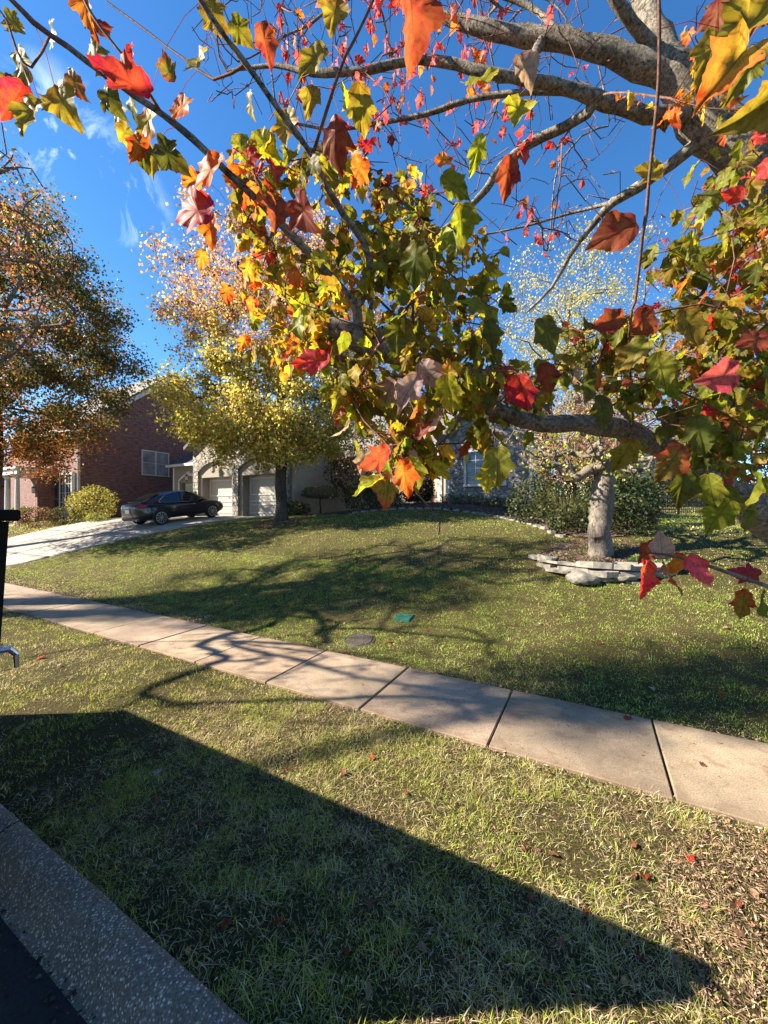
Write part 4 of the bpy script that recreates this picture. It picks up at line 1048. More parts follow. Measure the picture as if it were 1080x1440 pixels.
# yellow tree in front of the garage
bx, by = TREE_Y
r1 = np.random.default_rng(41)
tg = crown_targets(r1, 420, (bx - .35, by, 6.0), (4.9, 3.6, 2.4), shell=0.45, squash_bottom=0.95) + crown_targets(r1, 420, (bx - .35, by, 10.0), (5.2, 3.5, 4.9), shell=0.3)
tg += crown_targets(r1, 130, (bx - .4, by - .5, 4.9), (4.2, 2.8, 1.2), shell=.3)
tg = [t for t in tg if t[2] > 3.75]
def coly(r_, P_):
    y = palette(r_, len(P_), YE, [3, 3, 2, 2], .2); o = palette(r_, len(P_), [(0.46, 0.26, 0.17), (0.43, 0.20, 0.16), (0.50, 0.37, 0.17)], [2, 2, 1.5], .2)
    t = np.clip((P_[:, 2] - 7.5) / 3.2, 0.06, .85); m = r_.random(len(P_)) < t; y[m] = o[m]; return y
make_tree('yellow_tree', 'yellow autumn tree standing on the lawn in front of the garage doors', gnd(bx, by),
          [(0.02, 0, -.1), (0.03, 0, .7), (-.02, 0, 1.5), (.02, .05, 2.6), (.05, .05, 4.0), (0, .1, 6.0), (-.05, .1, 8.5), (-.1, .1, 11)], tg, M['bark_dark'],
          {'per': lambda p: 66 if p[2] < 8 else 70, 'col': coly, 'back': 3}, M['tree_leaf'], tip_r=0.006, seed=42, spread=0.21, leaf_size=(0.085, 0.13), trunk_r=0.23, inner=3)
# pruned ornamental in the stone ring
bx, by = 4.5, 7.95
r1 = np.random.default_rng(51)
tg = crown_targets(r1, 240, (bx - .15, by, 3.35), (1.9, 1.6, 1.15), shell=0.4)
zs_ = np.linspace(-.1, 1.8, 26)
ox_ = np.interp(zs_, [-.1, .15, .6, 1.1, 1.55, 1.8], [.02, -.03, -.06, 0, .07, .05]); oy_ = np.interp(zs_, [-.1, 1.1, 1.8], [0, .01, .03])
otr = [(ox_[i_] + .012 * rng.normal(), oy_[i_] + .012 * rng.normal(), zs_[i_]) for i_ in range(26)] + [(-.12, .05, 2.05)]
ornam = make_tree('ornamental_tree', 'short pruned tree with a thick pale grey trunk inside the stone ring', gnd(bx, by),
          otr, tg, M['bark_ash'],
          {'per': 7, 'col': pal(YE + [(0.20, 0.26, 0.05)], [1, 1, 1, 2, 3]), 'back': 2}, M['tree_leaf'], tip_r=0.0075, seed=52, spread=0.14, leaf_size=(0.05, 0.08), trunk_r=0.21, inner=24, step=.2, flare=1.25, k=18)
_me = [c for c in ornam.children if c.name.startswith('trunk')][0].data
_co = np.zeros(len(_me.vertices) * 3, np.float32); _me.vertices.foreach_get('co', _co); _co = _co.reshape(-1, 3)
_sel = _co[:, 2] < 2.1
_ax = np.stack([np.interp(_co[:, 2], zs_, ox_), np.interp(_co[:, 2], zs_, oy_)], 1); _rad = _co[:, :2] - _ax
_an = np.arctan2(_rad[:, 1], _rad[:, 0])
_f = 1 + .20 * (vnoise(_an * 1.6, _co[:, 2] * 2.2, 1.0, 61) - .45) + .14 * (vnoise(_an * 4, _co[:, 2] * 7, 1.0, 62) - .5) + .35 * np.clip((.35 - _co[:, 2]) / .4, 0, 1) * vnoise(_an * 2.2, _co[:, 2], 1.0, 63)
_co[_sel, :2] = (_ax + _rad * _f[:, None])[_sel]; _me.vertices.foreach_set('co', _co.ravel()); _me.update()
# dark red tree behind it
bx, by = 6.6, 12.2
r1 = np.random.default_rng(61)
tg = crown_targets(r1, 220, (bx, by, 4.2), (2.3, 1.8, 1.9), shell=0.4)
make_tree('red_leaf_tree', 'small tree with dull red and pink leaves behind the pruned tree', gnd(bx, by),
          [(0, 0, -.1), (0, 0, .6), (.05, 0, 1.2), (.0, 0, 2.0)], tg, M['bark_ash'],
          {'per': 26, 'col': pal([(0.22, 0.07, 0.06), (0.30, 0.12, 0.10), (0.16, 0.08, 0.05), (0.34, 0.2, 0.15)], [2, 2, 1, 1]), 'back': 2}, M['tree_leaf'], tip_r=0.005, seed=62, spread=0.2, leaf_size=(0.06, 0.09), trunk_r=0.08, inner=2)
# trees behind the house
def back_tree(name, label, bx, by, c, rad, n, per, cols, w, seed, ls=(.12, .17), tr=.25, sp=.35, bark='bark_ash'):
    r1 = np.random.default_rng(seed)
    n = int(n * 1.4); per *= 1.7
    tg = crown_targets(r1, n, (bx, by, c), rad, shell=.35)
    g = h1(bx, by)
    make_tree(name, label, gnd(bx, by), [(0, 0, -.1), (0, 0, 1.5), (.1, 0, 3.0), (.1, .1, (c - g) * .6), (0, .1, (c - g))], tg, M[bark],
              {'per': per, 'col': pal(cols, w), 'back': 3}, M['tree_leaf'], tip_r=0.008, seed=seed + 1, spread=sp, leaf_size=ls, trunk_r=tr)
back_tree('pale_yellow_tree', 'tall thin pale yellow tree rising behind the stone house', 13.5, 27, 14.0, (6.2, 5.5, 8.5), 420, 11, [(0.42, 0.38, 0.10), (0.34, 0.33, 0.09), (0.5, 0.42, 0.2)], [2, 2, 1], 71)
back_tree('rusty_tree', 'broad rust and olive coloured tree behind the fence at right', 24, 29, 11.0, (6.5, 5.0, 8.0), 330, 20, [(0.28, 0.13, 0.08), (0.2, 0.17, 0.06), (0.36, 0.28, 0.12)], [1.4, 1.6, 1.2], 81)
back_tree('hazel_tree', 'loose yellow green tree standing beside the right house', 16.5, 33, 8.5, (4.2, 4, 4.5), 200, 20, [(0.28, 0.25, 0.08), (0.2, 0.2, 0.07), (0.3, 0.15, 0.1)], [2, 2, 1], 91)
back_tree('oak_tree', 'tall brown and green tree behind the porch roof', -1.5, 33, 11.0, (5.2, 4, 5.0), 260, 22, [(0.14, 0.13, 0.05), (0.24, 0.17, 0.06), (0.2, 0.1, 0.05)], [2, 2, 1], 95)
back_tree('evergreen_tree', 'dark tree behind the roof of the brick house', -36, 52, 8, (7, 5, 6), 160, 30, GR, [1, 1, 1], 99, ls=(.25, .35), sp=.6)
back_tree('maroon_tree', 'dull maroon tree beyond the right end of the fence', 33, 27, 7.5, (5.0, 4, 5.5), 230, 24, [(0.22, 0.10, 0.06), (0.16, 0.13, 0.05), (0.3, 0.2, 0.1)], [1.2, 1.4, 1], 103)
# tall half bare trees across the street whose soft shade falls over the lawn and the sidewalk
def shade_tree(label, bx, by, c, rad, n, per, seed):
    r1 = np.random.default_rng(seed)
    tg = crown_targets(r1, n, (bx, by, c), rad, shell=.3)
    make_tree('shade_tree', label, gnd(bx, by), [(0, 0, -.1), (0, 0, 2), (.1, 0, 4), (.1, .1, c * .6), (0, .1, c)], tg, M['bark_ash'],
              {'per': per, 'col': pal(OR + YE, [1] * 7), 'back': 2}, M['tree_leaf'], tip_r=0.014, seed=seed + 1, spread=.24, leaf_size=(.1, .15), trunk_r=.26)
shade_tree('tall sparse tree across the street left of the picture', -26.5, 6.9, 16.2, (5.2, 1.2, 5.6), 75, 44, 111)
shade_tree('tall sparse tree down the street left of the picture', -29.3, 7.9, 17.5, (5.2, 1.8, 6.5), 80, 50, 121)
def lean_tree(label, bx, by, c, rad, n, per, seed):
    r1 = np.random.default_rng(seed); tg = crown_targets(r1, n, c, rad, shell=.3)
    make_tree('shade_tree', label, gnd(bx, by), [(0, 0, -.1), (0, .05, 3), (.1, .2, 7), (.1, .9, 11), (.1, 1.8, 14), (.1, c[1] - by, c[2] - .4)], tg, M['bark_ash'],
              {'per': per, 'col': pal(OR + YE, [1] * 7), 'back': 2}, M['tree_leaf'], tip_r=0.014, seed=seed + 1, spread=.22, leaf_size=(.1, .15), trunk_r=.09, inner=3)
lean_tree('tall leaning tree nearest the camera across the street', -22.5, .4, (-22.3, 3.5, 16.9), (2.8, .9, 1.5), 120, 26, 131)
# ------------------------------------------------------------------ houses
def lantern(root, x, y, z, s=1.0):
    b = MB()
    b.lathe([(0.015 * s, .20 * s), (0.02 * s, .17 * s), (0.10 * s, .09 * s), (0.105 * s, .06 * s), (0.03 * s, .06 * s)], 8, (x, y, z))
    for k in range(4):
        a = math.pi / 4 + k * math.pi / 2
        b.box((x + .085 * s * math.cos(a), y + .085 * s * math.sin(a), z - .06 * s), (.014, .014, .26 * s))
    b.lathe([(0.09 * s, -.20 * s), (0.075 * s, -.22 * s), (0.02 * s, -.26 * s)], 8, (x, y, z))
    b.box((x, y + .10 * s, z + .18 * s), (.02, .2 * s, .02)); b.box((x, y + .19 * s, z + .16 * s), (.09, .02, .14))
    o = b.build('lantern', M['black_metal'], root)
    MB().lathe([(0.07 * s, -.19 * s), (0.07 * s, .05 * s)], 8, (x, y, z)).build('lamp_glass', M['lamp_glass'], o)
    return o
def window(root, x0, x1, z0, z1, y, frame_mat, n=2, fw=0.09, grid=(2, 3), axis='x', pane=None, out=0.05):
    """window in a wall whose outside faces -y (axis x) or +x (axis y)"""
    def P(a, b_, c): return (a, b_, c) if axis == 'x' else (-b_ + 0.0, a, c)
    b = MB(); bb = MB()
    def bx(q, a0, a1, d0, d1, c0, c1):
        if axis == 'x': q.b2((a0, y + d0, c0), (a1, y + d1, c1))
        else: q.b2((y - d1, a0, c0), (y - d0, a1, c1))
    bx(b, x0 - fw, x1 + fw, -out, .05, z1, z1 + fw); bx(b, x0 - fw - .03, x1 + fw + .03, -out - .04, .05, z0 - fw, z0)
    for a in (x0 - fw, x1): bx(b, a, a + fw, -out, .05, z0, z1)
    w = (x1 - x0) / n
    for k in range(1, n): bx(b, x0 + k * w - .045, x0 + k * w + .045, -out + .004, .05, z0, z1)
    for k in range(n):
        a0, a1 = x0 + k * w + .05, x0 + (k + 1) * w - .05
        for g in range(1, grid[0]):
            t = a0 + (a1 - a0) * g / grid[0]; bx(b, t - .012, t + .012, -.030, .03, z0, z1)
        for g in range(1, grid[1]):
            t = z0 + (z1 - z0) * g / grid[1]; bx(b, a0, a1, -.027, .03, t - .012, t + .012)
    f = b.build('window', frame_mat, root)
    bx(bb, x0 - .004, x1 + .004, -.016, .06, z0 - .004, z1 + .004)
    bb.build('pane', pane or M['glass'], f)
    return f

# --- stone and stucco house with three garage doors
OG = Vector((-4.95, 19.7, 1.76))
house = empty('stone_house', OG, 'grey stone and stucco house with three garage doors and a stone wing, behind the lawn', 'house', ROT)
HE = 4.6
def arch_pts(xa, xb, zs, rise, k=14):
    w = (xb - xa) / 2; Rr = (w * w + rise * rise) / (2 * rise); cz = zs + rise - Rr; a0 = math.asin(min(1, w / Rr)); cx = (xa + xb) / 2
    return [(cx + Rr * math.sin(-a0 + 2 * a0 * i / k), cz + Rr * math.cos(-a0 + 2 * a0 * i / k)) for i in range(k + 1)]
DOORS = [(-7.05, -4.02), (-3.62, -.42)]
ZS, RISE = 2.62, .55
b = MB()
xs_ = [-7.5, DOORS[0][0], DOORS[0][1], DOORS[1][0], DOORS[1][1], 0.0]
ztop = 4.3
for i in (0, 2, 4): b.b2((xs_[i], 0, -.3), (xs_[i + 1], .30, ztop))
for (xa, xb) in DOORS:
    ap = arch_pts(xa, xb, ZS, RISE)
    for (p, q) in zip(ap, ap[1:]):
        b.prism([(p[0], 0, p[1]), (q[0], 0, q[1]), (q[0], 0, ztop), (p[0], 0, ztop)], (0, .30, 0))
# shallow stone gable over the doors
b.prism([(-7.5, 0, ztop), (0, 0, ztop), (-3.75, 0, ztop + 2.2)], (0, .30, 0))
b.b2((-7.5, .30, -.3), (-7.2, .8, ztop)); b.b2((-.3, .3, -.3), (0, 7.5, ztop))
b.build('wall', M['stone'], house)
# voussoirs
b = MB()
for (xa, xb) in DOORS:
    ap = arch_pts(xa, xb, ZS, RISE, 15)
    for i in range(15):
        p, q = Vector((ap[i][0], 0, ap[i][1])), Vector((ap[i + 1][0], 0, ap[i + 1][1]))
        cx, cz = (xa + xb) / 2, ZS + RISE - ((xb - xa) ** 2 / 4 + RISE ** 2) / (2 * RISE)
        e = (q - p) * .04; p2, q2 = p + e, q - e
        up1 = (p2 - Vector((cx, 0, cz))).normalized() * .30; up2 = (q2 - Vector((cx, 0, cz))).normalized() * .30
        b.prism([p2 + Vector((0, -.03, 0)), q2 + Vector((0, -.03, 0)), q2 + up2 + Vector((0, -.03, 0)), p2 + up1 + Vector((0, -.03, 0))], (0, .05, 0))
b.build('arch_stone', M['stone'], house)
# stucco behind the arches, with the jambs of the door recess
b = MB()
for (xa, xb) in DOORS:
    b.b2((xa, .12, 2.28), (xb, .28, ZS + RISE + .05))
    b.b2((xa, .12, -.1), (xa + .22, .72, 2.277)); b.b2((xb - .22, .12, -.1), (xb, .72, 2.277))
    b.b2((xa + .22, .283, 2.28), (xb - .22, .72, 2.45))
b.build('stucco_panel', M['stucco'], house)
def garage_door(xa, xb, y, h):
    o = MB().b2((xa, y, 0), (xb, y + .06, h)).build('garage_door', M['door_paint'], house)
    b = MB()
    t = .075
    for (z0, z1) in ((h * .07, h * .30), (h * .36, h * .49), (h * .52, h * .95)):
        if z1 - z0 < .35 and z0 > h * .3:
            b.b2((xa + .06, y - .03, z0), (xb - .06, y + .001, z0 + t)); continue
        b.b2((xa + .12, y - .03, z0), (xb - .12, y + .001, z0 + t)); b.b2((xa + .12, y - .03, z1 - t), (xb - .12, y + .001, z1))
        b.b2((xa + .12, y - .03, z0 + t), (xa + .12 + t, y + .001, z1 - t)); b.b2((xb - .12 - t, y - .03, z0 + t), (xb - .12, y + .001, z1 - t))
    b.build('rail', M['white_paint'], o)
    return o
for (xa, xb) in DOORS: garage_door(xa + .225, xb - .225, .60, 2.275)
# lower left bay with a single door under its own arch
b = MB()
YB = .55
b.b2((-10.25, YB, -.4), (-9.6, YB + .25, 3.15)); b.b2((-7.75, YB, -.4), (-7.5, YB + .25, 3.15)); b.b2((-9.6, YB, 2.5), (-7.75, YB + .25, 3.15))
b.b2((-9.6, YB + .06, 2.12), (-7.75, YB + .27, 2.5)); b.b2((-10.25, YB + .25, -.4), (-10.05, 7.5, 3.15))
b.build('bay_wall', M['stucco'], house)
garage_door(-9.5, -7.85, YB + .3, 2.12)
b = MB()
ap = arch_pts(-9.7, -7.62, 2.12, .42, 12)
for (p, q) in zip(ap, ap[1:]): b.prism([(p[0], YB - .05, p[1]), (q[0], YB - .05, q[1]), (q[0], YB - .05, q[1] + .14), (p[0], YB - .05, p[1] + .14)], (0, .06, 0))
b.b2((-8.78, YB - .09, 2.5), (-8.54, YB + .002, 2.78)); b.b2((-9.72, YB - .04, -.1), (-9.6, YB + .002, 2.12))
b.b2((-10.27, YB - .03, -.1), (-10.13, YB + .002, 3.1))
b.build('trim', M['cream_paint'], house)
MB().b2((-10.6, YB - .32, 3.12), (-7.52, YB - .17, 3.28)).build('gutter', M['white_paint'], house)
b = MB()
b.prism([(-10.65, YB - .25, 3.28), (-10.65, 3.6, 5.3), (-10.65, 7.5, 3.28)], (3.14, 0, 0))
b.build('bay_roof', M['shingle_dark'], house)
lantern(house, -8.65, YB - .18, 2.42, 1.0); lantern(house, -5.53, -.12, 2.82, 1.25); lantern(house, -2.02, -.12, 2.82, 1.25)
MB().b2((-7.36, -.05, 1.22), (-7.2, .002, 1.5), .01).build('keypad', M['black_metal'], house)
# garage roof
b = MB()
b.prism([(-7.9, -.35, ztop - .15), (-3.75, -.35, ztop + 2.5), (.4, -.35, ztop - .15), (.4, -.35, ztop - .35), (-3.75, -.35, ztop + 2.25), (-7.9, -.35, ztop - .35)], (0, 8.4, 0))
b.build('garage_roof', M['shingle_grey'], house)
# recessed middle with porch
b = MB()
b.b2((.003, 4.0, -.4), (7.6, 4.25, 3.7)); b.b2((.003, 0.31, -.4), (.12, 4.0, 3.7))
b.build('porch_wall', M['tan_siding'], house)
window(house, 2.9, 4.3, 1.35, 2.5, 4.0, M['white_paint'], 2, grid=(2, 3))
b = MB(); b.b2((5.3, 3.93, .55), (6.3, 4.003, 2.75)); b.build('front_door', simple('door_wood', (0.09, 0.04, 0.025), .4, var=.3), house)
b = MB(); b.b2((4.3, 2.9, 0.1), (7.2, 4.0, .45)); b.b2((4.6, 2.5, 0.1), (6.9, 2.9, .28)); b.build('porch_step', M['driveway'], house)
b = MB(); b.prism([(-.3, 3.3, 3.55), (7.7, 3.3, 3.55), (7.7, 9, 7.6), (-.3, 9, 7.6)], (0, .12, -.02)); b.b2((-.3, 3.28, 3.38), (7.7, 3.42, 3.55))
b.prism([(-.3, 9, 7.6), (11.6, 9, 7.6), (11.6, 14.5, 3.6), (-.3, 14.5, 3.6)], (0, .12, -.02))
b.build('main_roof', M['shingle_grey'], house)
# stone wing
YW = 2.6; WX0, WX1 = 7.6, 11.5; WZ = .55
b = MB()
b.b2((WX0, YW, -.6), (8.45, YW + .3, 3.75)); b.b2((10.4, YW, -.6), (WX1, YW + .3, 3.75)); b.b2((8.45, YW, -.6), (10.4, YW + .3, 1.42)); b.b2((8.45, YW, 3.1), (10.4, YW + .3, 3.75))
b.prism([(WX0, YW, 3.75), (WX1, YW, 3.75), ((WX0 + WX1) / 2, YW, 5.9)], (0, .3, 0))
b.build('wing_wall', M['stone'], house)
b = MB(); b.b2((WX1 - .3, YW + .3, -1.2), (WX1, 11, 3.75)); b.build('side_wall', simple('grey_siding', (.30, .28, .26), .85, var=.1), house)
window(house, 8.58, 10.27, 1.52, 3.0, YW + .06, M['white_paint'], 2, .11, (2, 4), out=.12)
for x in (WX1 - .16, WX0 - .02): b = MB(); b.b2((x, YW - .035, -.5), (x + .18, YW + .002, 3.72)); b.build('corner_trim', M['white_paint'], house)
b = MB(); b.tube([(WX1 + .09, YW - .06, 3.7), (WX1 + .09, YW - .06, -.2), (WX1 + .09, YW - .3, -.38)], .045, 8); b.build('downspout', M['white_paint'], house)
b = MB(); b.b2((7.02, YW + .35, -.2), (7.26, YW + .6, 3.4)); b.b2((6.95, YW + .28, 3.4), (7.33, YW + .67, 3.55)); b.b2((6.95, YW + .28, 0.0), (7.33, YW + .67, .28)); b.build('porch_column', M['white_paint'], house)
b = MB()
b.prism([(WX0 - .4, YW - .35, 3.52), ((WX0 + WX1) / 2, YW - .35, 6.2), (WX1 + .4, YW - .35, 3.52), (WX1 + .4, YW - .35, 3.3), ((WX0 + WX1) / 2, YW - .35, 5.95), (WX0 - .4, YW - .35, 3.3)], (0, 9, 0))
b.build('wing_roof', M['shingle_grey'], house)

# --- brick neighbour
OB = Vector((-18.3, 23.0, 1.3))
brick = empty('brick_house', OB, 'two storey red brick gabled house with white porch columns, left of the car', 'house', ROT)
b = MB()
HB = 5.7; D = 12.0; AP = 10.6
b.b2((-9.6, 0, -1), (0, .25, HB))
b.prism([(0, .25, -1), (0, D, -1), (0, D, HB), (0, D / 2, AP), (0, .25, HB)], (-.25, 0, 0))
b.b2((-9.6, .25, -1), (-9.35, D, HB))
b.build('wall', M['brick'], brick)
b = MB()
for sgn in (0, 1):
    y0, y1 = (-.45, D / 2) if sgn == 0 else (D + .45, D / 2)
    b.prism([(.35, y0, HB - .05), (.35, y1, AP + .38), (.35, y1, AP + .22), (.35, y0, HB - .2)], (-10.3, 0, 0))
b.build('roof', M['shingle_grey'], brick)
b = MB()
for (y0, y1) in ((-.47, D / 2), (D + .47, D / 2)):
    b.prism([(.30, y0, HB - .22), (.30, y1, AP + .2), (.30, y1, AP - .12), (.30, y0, HB - .55)], (.08, 0, 0))
b.b2((-9.9, -.58, HB - .3), (.3, -.46, HB - .14))
b.build('rake_board', M['white_paint'], brick)
window(brick, 3.75, 5.55, 3.3, 4.9, 0.0, M['white_paint'], 2, .07, (1, 2), axis='y', pane=M['reflect_tint'])
window(brick, 2.2, 3.1, -.02, .35, 0.0, M['stucco'], 1, .05, (2, 1), axis='y')
b = MB(); b.b2((-.02, -.04, -.5), (.05, .1, HB - .3)); b.tube([(.07, -.03, HB - .4), (.07, -.03, .05)], .05, 8); b.build('downspout', M['white_paint'], brick)
window(brick, -2.15, -.75, .75, 3.0, 0.0, M['white_paint'], 2, .09, (2, 4))
for (a, c_) in ((-2.78, -2.27), (-.63, -.2)):
    b = MB(); b.b2((a, -.05, .7), (c_, .002, 3.05))
    for k in range(14): b.b2((a + .05, -.065, .8 + k * .155), (c_ - .05, -.045, .87 + k * .155))
    b.build('shutter', M['dark_shutter'], brick)
window(brick, -5.0, -4.2, .4, 2.7, 0.0, M['white_paint'], 2, .09, (2, 5))
b = MB(); b.b2((-3.15, -.9, -.3), (-2.85, .002, 2.9)); b.build('brick_pier', M['brick'], brick)
b = MB(); b.b2((-6.5, -1.9, 2.95), (-2.7, -.003, 3.25)); b.b2((-6.6, -2.0, 3.25), (-2.6, -.003, 3.4)); b.build('porch_roof', M['white_paint'], brick)
for x in (-3.55, -5.05):
    b = MB(); b.lathe([(.17, -.1), (.17, .08), (.125, .12), (.12, 1.5), (.10, 2.75), (.15, 2.8), (.16, 2.95)], 14, (x, -1.6, 0)); b.build('column', M['white_paint'], brick)
b = MB(); b.b2((-6.6, -2.1, -.6), (-2.6, 0, -.08)); b.build('porch_slab', M['driveway'], brick)
lantern(brick, -2.95, -1.05, 2.1, 1.0)

# --- neighbours far left and far right
nb = empty('grey_house', (-35.5, 33.0, 1.0), 'far house with dark roof and white gutter at the left edge behind the brick house', 'house', ROT)
b = MB(); b.b2((-9, 0, -1), (0, 8, 3.3)); b.build('wall', M['brick'], nb)
b = MB(); b.prism([(.5, -.5, 3.35), (.5, 8.5, 3.35), (.5, 4, 6.6)], (-10, 0, 0)); b.build('roof', M['shingle_dark'], nb)
b = MB(); b.b2((-9.5, -.62, 3.15), (.5, -.5, 3.38)); b.b2((-.1, -.05, -.5), (.1, .1, 3.2)); b.build('gutter', M['white_paint'], nb)
window(nb, -2.4, -1.0, .6, 2.2, 0, M['white_paint'], 2)
fh = empty('tan_house', (27.0, 40.5, 3.2), 'far tan house with dark windows seen over the fence at right', 'house', R(6))
b = MB(); b.b2((-3.2, 0, -1), (9, 9, 5.4)); b.build('wall', simple('tan_wall', (.55, .45, .33), .9, var=.08), fh)
b = MB(); b.prism([(-3.8, -.5, 5.4), (-3.8, 9.5, 5.4), (-3.8, 4.5, 8.6)], (13.4, 0, 0)); b.build('roof', M['shingle_grey'], fh)
for x in (-2.2, .3, 3.3, 6.0):
    window(fh, x, x + 1.3, .5, 2.0, 0, M['dark_shutter'], 2); window(fh, x, x + 1.3, 3.3, 4.6, 0, M['white_paint'], 2)

# ------------------------------------------------------------------ parked car
CPOS_R, CPOS_F = Vector((-10.85, 17.9, 0)), Vector((-9.6, 20.25, 0))
cdir = (CPOS_F - CPOS_R).normalized()
cmid = (CPOS_R + CPOS_F) / 2
zr = h1(CPOS_R.x, CPOS_R.y) + .03; zf = h1(CPOS_F.x, CPOS_F.y) + .03
car = empty('parked_car', (cmid.x, cmid.y, (zr + zf) / 2), 'black four door sedan parked nose in on the driveway before the garage', 'car')
pitch = math.atan2(zf - zr, (CPOS_F - CPOS_R).length)
# local: +x forward, +y left, z up
car.matrix_world = Matrix.Translation((cmid.x, cmid.y, (zr + zf) / 2)) @ Matrix.Rotation(math.atan2(cdir.y, cdir.x), 4, 'Z') @ Matrix.Rotation(-pitch, 4, 'Y')
WB = 2.685; XR, XF = -WB / 2, WB / 2; WR = .335
# stations along the body: x, sill z, shoulder z, hood or deck z, half width, roof z (or None), roof half width
ST = [(-2.30, .48, .78, .88, .46), (-2.24, .32, .86, 1.0, .64), (-2.08, .25, .90, 1.05, .79), (-1.75, .24, .91, 1.06, .895), (-1.34, .24, .91, 1.05, .905), (-.8, .22, .90, .98, .905), (0, .22, .88, .95, .905), (.7, .22, .865, .94, .905), (1.1, .22, .86, .965, .90), (1.34, .22, .84, .945, .895), (1.75, .22, .79, .87, .87), (2.1, .24, .70, .77, .78), (2.28, .30, .58, .66, .62), (2.33, .40, .50, .56, .45)]
V = []; Fc = []
for (x, zb, zsh, zt, w) in ST:
    half = [(0, zb), (w * .75, zb), (w * .97, zb + .10), (w, zb + .26), (w * .985, (zb + zsh) / 2 + .12), (w * .97, zsh), (w * .88, zsh + (zt - zsh) * .7), (w * .6, zt), (0, zt + .015)]
    for (y, z) in half: V.append((x, y, z))
    for (y, z) in half[-2:0:-1]: V.append((x, -y, z))
K = 16
for i in range(len(ST) - 1):
    for j in range(K):
        a, b_ = i * K + j, i * K + (j + 1) % K; Fc.append((a, b_, b_ + K, a + K))
Fc.append(tuple(range(K))[::-1]); Fc.append(tuple((len(ST) - 1) * K + j for j in range(K)))
me = bpy.data.meshes.new('body'); me.from_pydata(V, [], Fc); me.materials.append(M['car_paint'])
me.polygons.foreach_set('use_smooth', [True] * len(me.polygons))
body = bpy.data.objects.new('body', me); COL.objects.link(body); body.parent = car
sm = body.modifiers.new('s', 'SUBSURF'); sm.levels = 2; sm.render_levels = 2
# greenhouse
GST = [(-1.95, 1.03, 1.05, .70, .62), (-1.35, 1.02, 1.31, .80, .60), (-.8, .96, 1.455, .83, .585), (-.15, .94, 1.51, .845, .585), (.35, .93, 1.47, .845, .59), (.85, .93, 1.25, .82, .62), (1.28, .95, .965, .76, .68)]
V = []; Fc = []
for (x, z0, z1, w0, w1) in GST:
    for (y, z) in [(w0, z0), (w0 * .55 + w1 * .45, z0 + (z1 - z0) * .55), (w1, z1 - (z1 - z0) * .08), (w1 * .8, z1), (0, z1 + .012)]: V.append((x, y, z))
    for (y, z) in [(w1 * .8, z1), (w1, z1 - (z1 - z0) * .08), (w0 * .55 + w1 * .45, z0 + (z1 - z0) * .55), (w0, z0)]: V.append((x, -y, z))
K = 9
for i in range(len(GST) - 1):
    for j in range(K - 1):
        a = i * K + j; Fc.append((a, a + 1, a + K + 1, a + K))
me = bpy.data.meshes.new('roof'); me.from_pydata(V, [], Fc); me.materials.append(M['car_paint'])
me.polygons.foreach_set('use_smooth', [True] * len(me.polygons))
roof = bpy.data.objects.new('roof', me); COL.objects.link(roof); roof.parent = car
sm = roof.modifiers.new('s', 'SUBSURF'); sm.levels = 2; sm.render_levels = 2
def gsec(x, t):
    g = [np.interp(x, [q[0] for q in GST], [q[k] for q in GST]) for k in range(1, 5)]
    z0, z1, w0, w1 = g
    w = np.interp(t, [0, .55, .92], [w0, w0 * .55 + w1 * .45, w1]); return float(w), float(z0 + (z1 - z0) * t)
def side_patch(loop, sgn, name, mat, off):
    bm = bmesh.new(); vs = []
    for (x, t) in loop:
        w, z = gsec(x, t); vs.append(bm.verts.new((x, sgn * (w + off), z)))
    bm.faces.new(vs); me = bpy.data.meshes.new(name); bm.to_mesh(me); bm.free(); me.materials.append(mat)
    o = bpy.data.objects.new(name, me); COL.objects.link(o); o.parent = car
    s_ = o.modifiers.new('t', 'SOLIDIFY'); s_.thickness = .012; s_.offset = 0
    return o
RW = [(-1.28, .12), (-.92, .10), (-.28, .10), (-.28, .86), (-.62, .84), (-.92, .74), (-1.15, .48)]
FW = [(-.20, .10), (.72, .10), (.86, .2), (.60, .72), (.42, .84), (.2, .87), (-.20, .87)]
